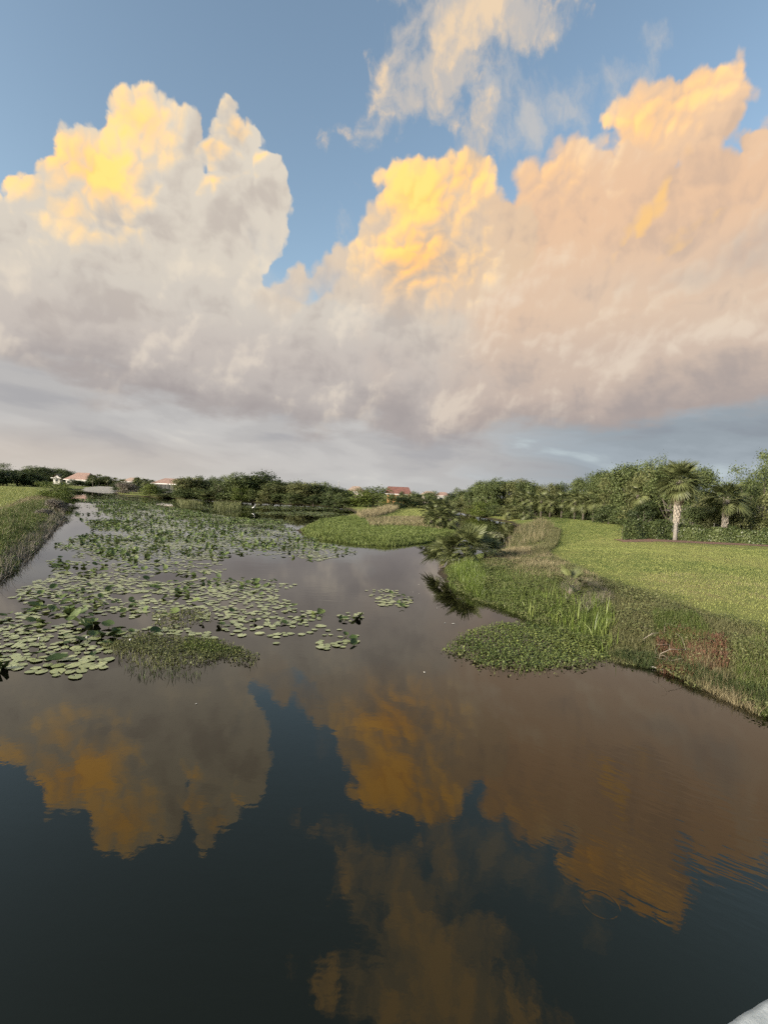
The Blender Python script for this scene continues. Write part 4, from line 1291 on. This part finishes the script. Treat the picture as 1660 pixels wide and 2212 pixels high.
# ------------------------------------------------------------------ floating leaves
def pad_mesh(name, mat, seed, cup=0.0, fold=0.0):
    rs = np.random.default_rng(seed); n = 14
    a = np.linspace(.22, 2 * np.pi - .22, n)
    r = .5 * (1 + .05 * rs.normal(size=n)); x = np.cos(a) * r * 1.15; y = np.sin(a) * r * .92
    z = cup * (x * x + y * y) + fold * np.abs(y) + .012 * rs.normal(size=n)
    V = np.vstack([[.04, 0, .0], np.column_stack([x, y, z])])
    V2 = V.copy(); V2[:, 2] -= .012
    F = [(0, i, i + 1) for i in range(1, n)]
    Vv = np.vstack([V, V2]); m_ = len(V)
    F += [(m_, m_ + i + 1, m_ + i) for i in range(1, n)]
    me = make_mesh(name, Vv, np.array(F), M[mat], np.clip(np.full(len(Vv), .5) + rs.normal(0, .06, len(Vv)), 0, 1))
    return me


PADS = [pad_mesh('lily_pad', 'pad', i) for i in range(4)]
UPS = [pad_mesh('lily_leaf', 'pad_up', 20 + i, .25, .35) for i in range(4)]
A1 = [(165, 1078), (260, 1080), (400, 1100), (480, 1114), (600, 1128), (650, 1150), (700, 1172), (775, 1194), (690, 1212), (600, 1206), (510, 1198), (470, 1212), (490, 1236), (560, 1250), (645, 1264), (600, 1282), (640, 1312), (700, 1325), (690, 1350), (640, 1390), (560, 1400),
      (500, 1382), (400, 1376), (300, 1368), (235, 1390), (230, 1440), (150, 1478), (60, 1452), (0, 1455), (-80, 1440), (-40, 1350), (20, 1330), (70, 1310), (20, 1290), (60, 1262), (120, 1240), (100, 1212), (190, 1194), (110, 1182), (150, 1165), (205, 1150), (160, 1110), (215, 1104), (150, 1086)]
A2 = [(660, 1350), (700, 1350), (780, 1372), (760, 1400), (700, 1402), (655, 1380)]
A3 = [(790, 1276), (850, 1272), (902, 1298), (870, 1314), (810, 1306)]
A4 = [(722, 1325), (780, 1324), (790, 1340), (740, 1348)]
A5 = [(770, 1352), (812, 1352), (806, 1368), (775, 1366)]
# open water between the drifts
HOLES = [[(500, 1200), (470, 1212), (500, 1246), (640, 1258), (700, 1214), (640, 1204)], [(300, 1240), (360, 1236), (420, 1246), (380, 1258), (320, 1256)], [(230, 1286), (330, 1278), (350, 1292), (260, 1300)], [(160, 1084), (196, 1086), (240, 1120), (180, 1128)], [(200, 1340), (330, 1335), (360, 1352), (250, 1362), (150, 1375)], [(300, 1340), (460, 1345), (490, 1368), (380, 1360)]]


def pick(polys, n, zmin=0):
    out = []
    for pts, m_ in polys:
        g_ = np.array([at(x, y)[:2] for x, y in pts])
        out.append(scatter(g_, m_))
    XY = np.vstack(out)
    px = project(np.column_stack([XY, np.zeros(len(XY))]))
    bad = np.zeros(len(XY), bool)
    for hpoly in HOLES:
        bad |= (sdist(px, np.array(hpoly, float)) > 0) & (rng.random(len(XY)) < .93)
    return XY[~bad], px[~bad]


XY, px = pick([(A1, 56000), (A2, 120), (A3, 120), (A4, 30), (A5, 16)], 0)
drift = wob(XY * [.6, 1.25], .36, 7) + .7 * wob(XY * [.8, 1.5], 1.0, 2)
dist = np.hypot(*XY.T)
keep = (drift > -.30 + .22 * rng.normal(size=len(XY))) | (rng.random(len(XY)) < .12)
XY, px, dist, drift = XY[keep], px[keep], dist[keep], drift[keep]
near_ok = (sdist(XY, MAIN) < -.3) & (sdist(XY, LEFT) < -.3)
XY, px, dist, drift = XY[near_ok], px[near_ok], dist[near_ok], drift[near_ok]
# no two flat pads in the same spot (nearer than .24 m), nearest first
order = np.argsort(dist); XY, px, dist, drift = XY[order], px[order], dist[order], drift[order]
cell = {}; sel = []
for i, (x, y) in enumerate(XY):
    c = (int(x // .16), int(y // .16)); ok = True
    for dx_ in (-1, 0, 1):
        for dy_ in (-1, 0, 1):
            for j in cell.get((c[0] + dx_, c[1] + dy_), ()):
                if (XY[j, 0] - x) ** 2 + (XY[j, 1] - y) ** 2 < .135 ** 2:
                    ok = False
    if ok:
        cell.setdefault(c, []).append(i); sel.append(i)
sel = np.array(sel); XY, px, dist, drift = XY[sel], px[sel], dist[sel], drift[sel]
up_p = np.clip(.13 + .16 * np.clip((dist - 16) / 14, 0, 1) + .30 * wob(XY, .55, 9) + .15 * wob(XY, 1.7, 4), .02, .75)
is_up = rng.random(len(XY)) < up_p
N_OBJ = 300
# stalks of upright leaves are part of the leaf thing
stalk_me = MB().tube([(0, 0, -.4), (.01, 0, .0), (.02, 0, .18)], [.012, .012, .010], 5).mesh('stalk', M['stalk'])


def size_word(s_):
    return 'small' if s_ < .155 else 'broad' if s_ > .20 else 'middling'


def row_word(p_):
    y = p_[1]
    return 'front' if y > 1425 else 'second' if y > 1390 else 'third' if y > 1350 else 'fourth' if y > 1310 else 'rear'


def where_word(p_):
    x, y = p_
    if y > 1395 and x < 240: return 'of the nearest patch at left'
    if x > 785 and y < 1320: return 'of the small island of pads'
    if x > 655 and y > 1345: return 'of the drift at its right tip'
    if x > 560: return 'of the right fringe'
    if x < 200: return 'of the left fringe'
    return 'of the middle of the drift'


Vs, Fs, Ts, kofs = {'pad': [], 'pad_up': []}, {'pad': [], 'pad_up': []}, {'pad': [], 'pad_up': []}, {'pad': 0, 'pad_up': 0}
def mesh_np(me):
    co = np.empty(len(me.vertices) * 3, np.float32); me.vertices.foreach_get('co', co)
    fi = np.empty(len(me.polygons) * 3, np.int32); me.polygons.foreach_get('vertices', fi)
    return co.reshape(-1, 3), fi.reshape(-1, 3)
NPM = {id(me): mesh_np(me) for me in PADS + UPS}
for i, (x, y) in enumerate(XY):
    up = is_up[i]; s_ = float(np.clip(rng.lognormal(-1.80, .24), .10, .28)) * (1.16 if up else 1) * (1.12 if dist[i] < 12 else 1)
    me = (UPS if up else PADS)[i % 4]
    rot = (rng.normal(0, .38), rng.normal(0, .38), rng.uniform(0, 6.28)) if up else (rng.normal(0, .025), rng.normal(0, .025), rng.uniform(0, 6.28))
    z = rng.uniform(.025, .085) if up else .018
    if i < N_OBJ:
        if up:
            o = link('raised_lily_leaf', None, None, (x, y, z), (0, 0, rot[2]))
            link('blade', me, o, (0, 0, 0), (rot[0], rot[1], 0), (s_, s_, s_))
            link('stalk', stalk_me, o, (0, 0, -.19), (rot[0] * .3, rot[1] * .3, 0))
            tag(o, f'{size_word(s_ / 1.16)} dark lily leaf raised in the {row_word(px[i])} row ' + where_word(px[i]), 'lily leaf', f'{size_word(s_ / 1.16)} raised lily leaves, {row_word(px[i])} row, ' + where_word(px[i]))
        else:
            o = link('lily_pad', me, None, (x, y, z), rot, (s_, s_, s_))
            tag(o, f'{size_word(s_)} flat lily pad in the {row_word(px[i])} row ' + where_word(px[i]), 'lily pad', f'{size_word(s_)} floating lily pads, {row_word(px[i])} row, ' + where_word(px[i]))
    else:
        co, fi = NPM[id(me)]; key = 'pad_up' if up else 'pad'
        from mathutils import Euler
        m3 = np.array(Euler(rot).to_matrix())
        half = len(co) // 2
        c = co[:half] @ m3.T * s_ + np.array([x, y, z])
        Vs[key].append(c); Fs[key].append(fi[:len(fi) // 2] + kofs[key]); kofs[key] += half
        Ts[key].append(np.full(half, np.clip(rng.normal(.5, .38), 0, 1)))
for key, nm, lb in (('pad', 'lily_pad_drift', 'mass of pale floating lily pads spreading up the pond'), ('pad_up', 'lily_leaf_drift', 'mass of dark raised lily leaves spreading up the pond')):
    tag(link(nm, make_mesh(nm, np.vstack(Vs[key]), np.vstack(Fs[key]), M[key], np.concatenate(Ts[key]))), lb, 'lily pads', kind='stuff')

# far streaks of floating weed
def weed(name, pts, n, leaf, h, mat, label, z=.02, flat=.3, clumps=None):
    g_ = np.array([at(x, y)[:2] for x, y in pts])
    P_ = scatter(g_, n)
    sd = sdist(P_, g_)
    e = np.clip(sd / (np.ptp(g_[:, 0]) * .20), 0, 1) * 1.1 - .1 + .6 * wob(P_, 1.3, 6) + .4 * wob(P_, 4.1, 3)
    P_ = P_[rng.random(len(P_)) < np.clip(e + .12, .04, 1)]
    P_ = P_[(sdist(P_, MAIN) < .4) & (sdist(P_, LEFT) < .4)]
    n = len(P_)
    zz = z + h * np.abs(rng.normal(.5, .3, n)) * (.6 + .4 * wob(P_, 1.1, 2))
    N_ = np.column_stack([rng.normal(0, flat, n), rng.normal(0, flat, n), np.ones(n)]); N_ /= np.linalg.norm(N_, axis=1)[:, None]
    V, F = quads(np.column_stack([P_, np.maximum(zz, .008)]), N_, leaf, leaf * .85)
    t_ = np.clip(.5 + .2 * wob(P_, .8, 8) + rng.normal(0, .17, n), 0, 1)
    return tag(link(name, make_mesh(name, V, F, M[mat], np.repeat(t_, 4))), label, 'water plants', kind='stuff')


for i, (pts, n) in enumerate([([(420, 1090), (560, 1092), (700, 1094), (740, 1100), (640, 1104), (520, 1098)], 3200), ([(520, 1106), (620, 1104), (720, 1106), (770, 1112), (700, 1116), (600, 1114)], 3600), ([(380, 1084), (440, 1086), (500, 1098), (560, 1108), (480, 1108), (400, 1098)], 2600),
                               ([(560, 1118), (620, 1122), (640, 1130), (590, 1132), (550, 1126)], 900), ([(230, 1066), (330, 1078), (420, 1092), (330, 1096), (240, 1082), (190, 1074)], 6500)]):
    weed('floating_weed', pts, int(n * .6), .28, .05, 'mat_leaf', f'{ORD[i]} streak of yellow-green floating weed below the far shore', flat=.15)
weed('floating_weed', [(1050, 1148), (1085, 1150), (1092, 1162), (1060, 1164)], 260, .26, .04, 'pad', 'patch of pale floating weed in the channel', flat=.12)
weed('floating_weed', [(920, 1182), (965, 1180), (970, 1192), (930, 1194)], 160, .24, .04, 'pad', 'patch of pale floating weed left of the fan palms', flat=.12)
grass('reed_tuft', np.array([at(x, y)[:2] for x, y in [(460, 1088), (520, 1090), (520, 1104), (470, 1106)]]), 1800, .9, .06, 'olive', 'olive reeds standing in the shallows before the far shore', 'reeds', lean=.2, hz=-2)
grass('reed_tuft', np.array([at(x, y)[:2] for x, y in [(380, 1082), (420, 1084), (440, 1092), (390, 1092)]]), 1200, .7, .06, 'olive', 'green reeds standing in the shallows at the willow-like tree', 'reeds', lean=.2, hz=-2)

MATR = [(955, 1402), (1000, 1370), (1060, 1346), (1150, 1344), (1240, 1368), (1330, 1408), (1325, 1424), (1210, 1446), (1130, 1458), (1060, 1446), (1000, 1420)]
weed('pennywort_mat', MATR, 13000, .055, .09, 'mat_leaf', 'floating mat of round green pennywort leaves by the right bank', flat=.55)
weed('pennywort_fringe', [(945, 1412), (1000, 1380), (1100, 1400), (1330, 1412), (1330, 1432), (1240, 1456), (1110, 1468), (1030, 1452)], 2600, .055, .05, 'olive', 'sparse olive fringe of the pennywort mat on the open side', flat=.5)
MATL = [(215, 1396), (300, 1368), (400, 1378), (490, 1384), (562, 1420), (545, 1442), (480, 1424), (420, 1442), (330, 1450), (260, 1424)]
weed('primrose_mat', MATL, 6000, .045, .09, 'olive', 'floating mat of olive water primrose below the lily drift', flat=.6)
weed('primrose_mat', [(400, 1376), (490, 1384), (530, 1410), (450, 1415), (380, 1405)], 2200, .045, .10, 'bush', 'yellow-green crown of the floating primrose mat', flat=.6)
weed('primrose_stems', [(330, 1325), (440, 1310), (470, 1335), (400, 1362), (310, 1366)], 900, .055, .10, 'olive', 'thin olive stems standing between the pads above the primrose mat', flat=.7)
def stems(name, pts, n, h, mat, label):
    g_ = np.array([at(x, y)[:2] for x, y in pts]); P_ = scatter(g_, n)
    V, F, t_ = blades(P_, np.zeros(n), h, .012, .4, None)
    tag(link(name, make_mesh(name, V, F, M[mat], t_)), label, 'water plants', kind='stuff')
stems('primrose_sprigs', MATL, 1500, .14, 'olive', 'upright sprigs standing out of the primrose mat')
stems('primrose_sprigs', [(250, 1425), (330, 1450), (430, 1445), (480, 1430), (420, 1470), (300, 1470)], 130, .16, 'dark', 'dark sprigs scattered before the primrose mat')
stems('pennywort_sprigs', MATR, 1500, .13, 'grass', 'upright sprigs standing out of the pennywort mat')

# drifting petals and leaves on the open water
for i, (x, y, s_) in enumerate([(980, 1347, .10), (962, 1346, .06), (945, 1314, .05), (893, 1279, .06), (905, 1283, .05), (905, 1262, .05), (935, 1285, .05), (918, 1452, .07), (424, 1520, .04)]):
    p_ = at(x, y, .006); rs = random.Random(i); s_ *= .55
    mb = MB(); k = 9
    pts = [(math.cos(2 * math.pi * j / k) * s_ * rs.uniform(.7, 1.2), math.sin(2 * math.pi * j / k) * s_ * .6 * rs.uniform(.7, 1.2), .004 * rs.random()) for j in range(k)]
    mb.v += pts + [(0, 0, .012)]
    mb.f += [(j, (j + 1) % k, k) for j in range(k)]
    tag(mb.build('drifting_petal', M['petal'], None, True, loc=p_, rot=(0, 0, rs.uniform(0, 6))), 'tiny pale petal drifting on open water', 'petal', 'tiny pale petals drifting on open water')

# white lily buds
for i, (x, y) in enumerate([(187, 1379), (281, 1384), (84, 1381), (345, 1340)]):
    p_ = at(x, y, .12)
    o = link('lily_bud', None, None, (p_.x, p_.y, 0))
    MB().tube([(0, 0, .12), (0, 0, .145), (0, 0, .17)], [.012, .026, .008], 8).build('bud', M['petal'], o, True)
    MB().tube([(0, 0, -.2), (.01, 0, .12)], [.006, .006], 5).build('stalk', M['stalk'], o)
    tag(o, f'white lily bud on a thin stalk, {["second", "third", "first", "fourth"][i]} from the left in the near pads', 'flower', 'white lily buds')

# ------------------------------------------------------------------ egret
ep = at(548, 1103)
eg = link('egret', None, None, (ep.x, ep.y, 0), (0, 0, .5))
mb = MB()
mb.tube([(-.30, 0, .42), (-.18, 0, .46), (0, 0, .54), (.12, 0, .60), (.17, 0, .68), (.13, 0, .80), (.15, 0, .90), (.22, 0, .945), (.28, 0, .93)], [.015, .07, .10, .075, .040, .028, .026, .032, .014], 10)
mb.build('body', M['white'], eg, True)
MB().tube([(.27, 0, .935), (.40, 0, .91)], [.013, .003], 6).build('bill', M['yellow'], eg)
for sg in (-1, 1):
    MB().tube([(0, sg * .03, .48), (-.02, sg * .03, .24), (.01, sg * .03, -.3)], [.014, .010, .010], 6).build('leg', M['black'], eg)
tag(eg, 'white egret wading in the shallows before the far shore', 'bird')

# ------------------------------------------------------------------ bridge parapet at the viewer
ZP = 2.95
e0, e1 = at(1548, 2212, ZP), at(1660, 2144, ZP)
dr = (e1 - e0).normalized(); nrm = Vector((dr.y, -dr.x, 0))     # toward the viewer
po = link('bridge_parapet', None, None, (e0.x, e0.y, 0), (0, 0, math.atan2(dr.y, dr.x)))
nseg = 220
cv, cf = [], []
rs = random.Random(3)
for i in range(nseg + 1):
    x = -1.2 + 4.2 * i / nseg
    j = rs.uniform(-.0006, .0006)
    cv += [(x, j, ZP - .16), (x, .0 + j, ZP - .012), (x, -.014 + j * .6, ZP), (x, -.40, ZP), (x, -.40, ZP - .16)]
for i in range(nseg):
    for k in range(4):
        cf.append((i * 5 + k, i * 5 + 5 + k, i * 5 + 6 + k, i * 5 + 1 + k))
cap = MB(); cap.v, cap.f = cv, cf + [(0, 1, 2, 3, 4), tuple(nseg * 5 + k for k in (4, 3, 2, 1, 0))]
cap.build('cap', M['parapet'], po, True)
MB().box(-1.15, 2.95, -.35, -.05, -.5, ZP - .161).build('wall', M['concrete'], po)
tag(po, 'corner of the rough white bridge parapet below the viewer', 'parapet')
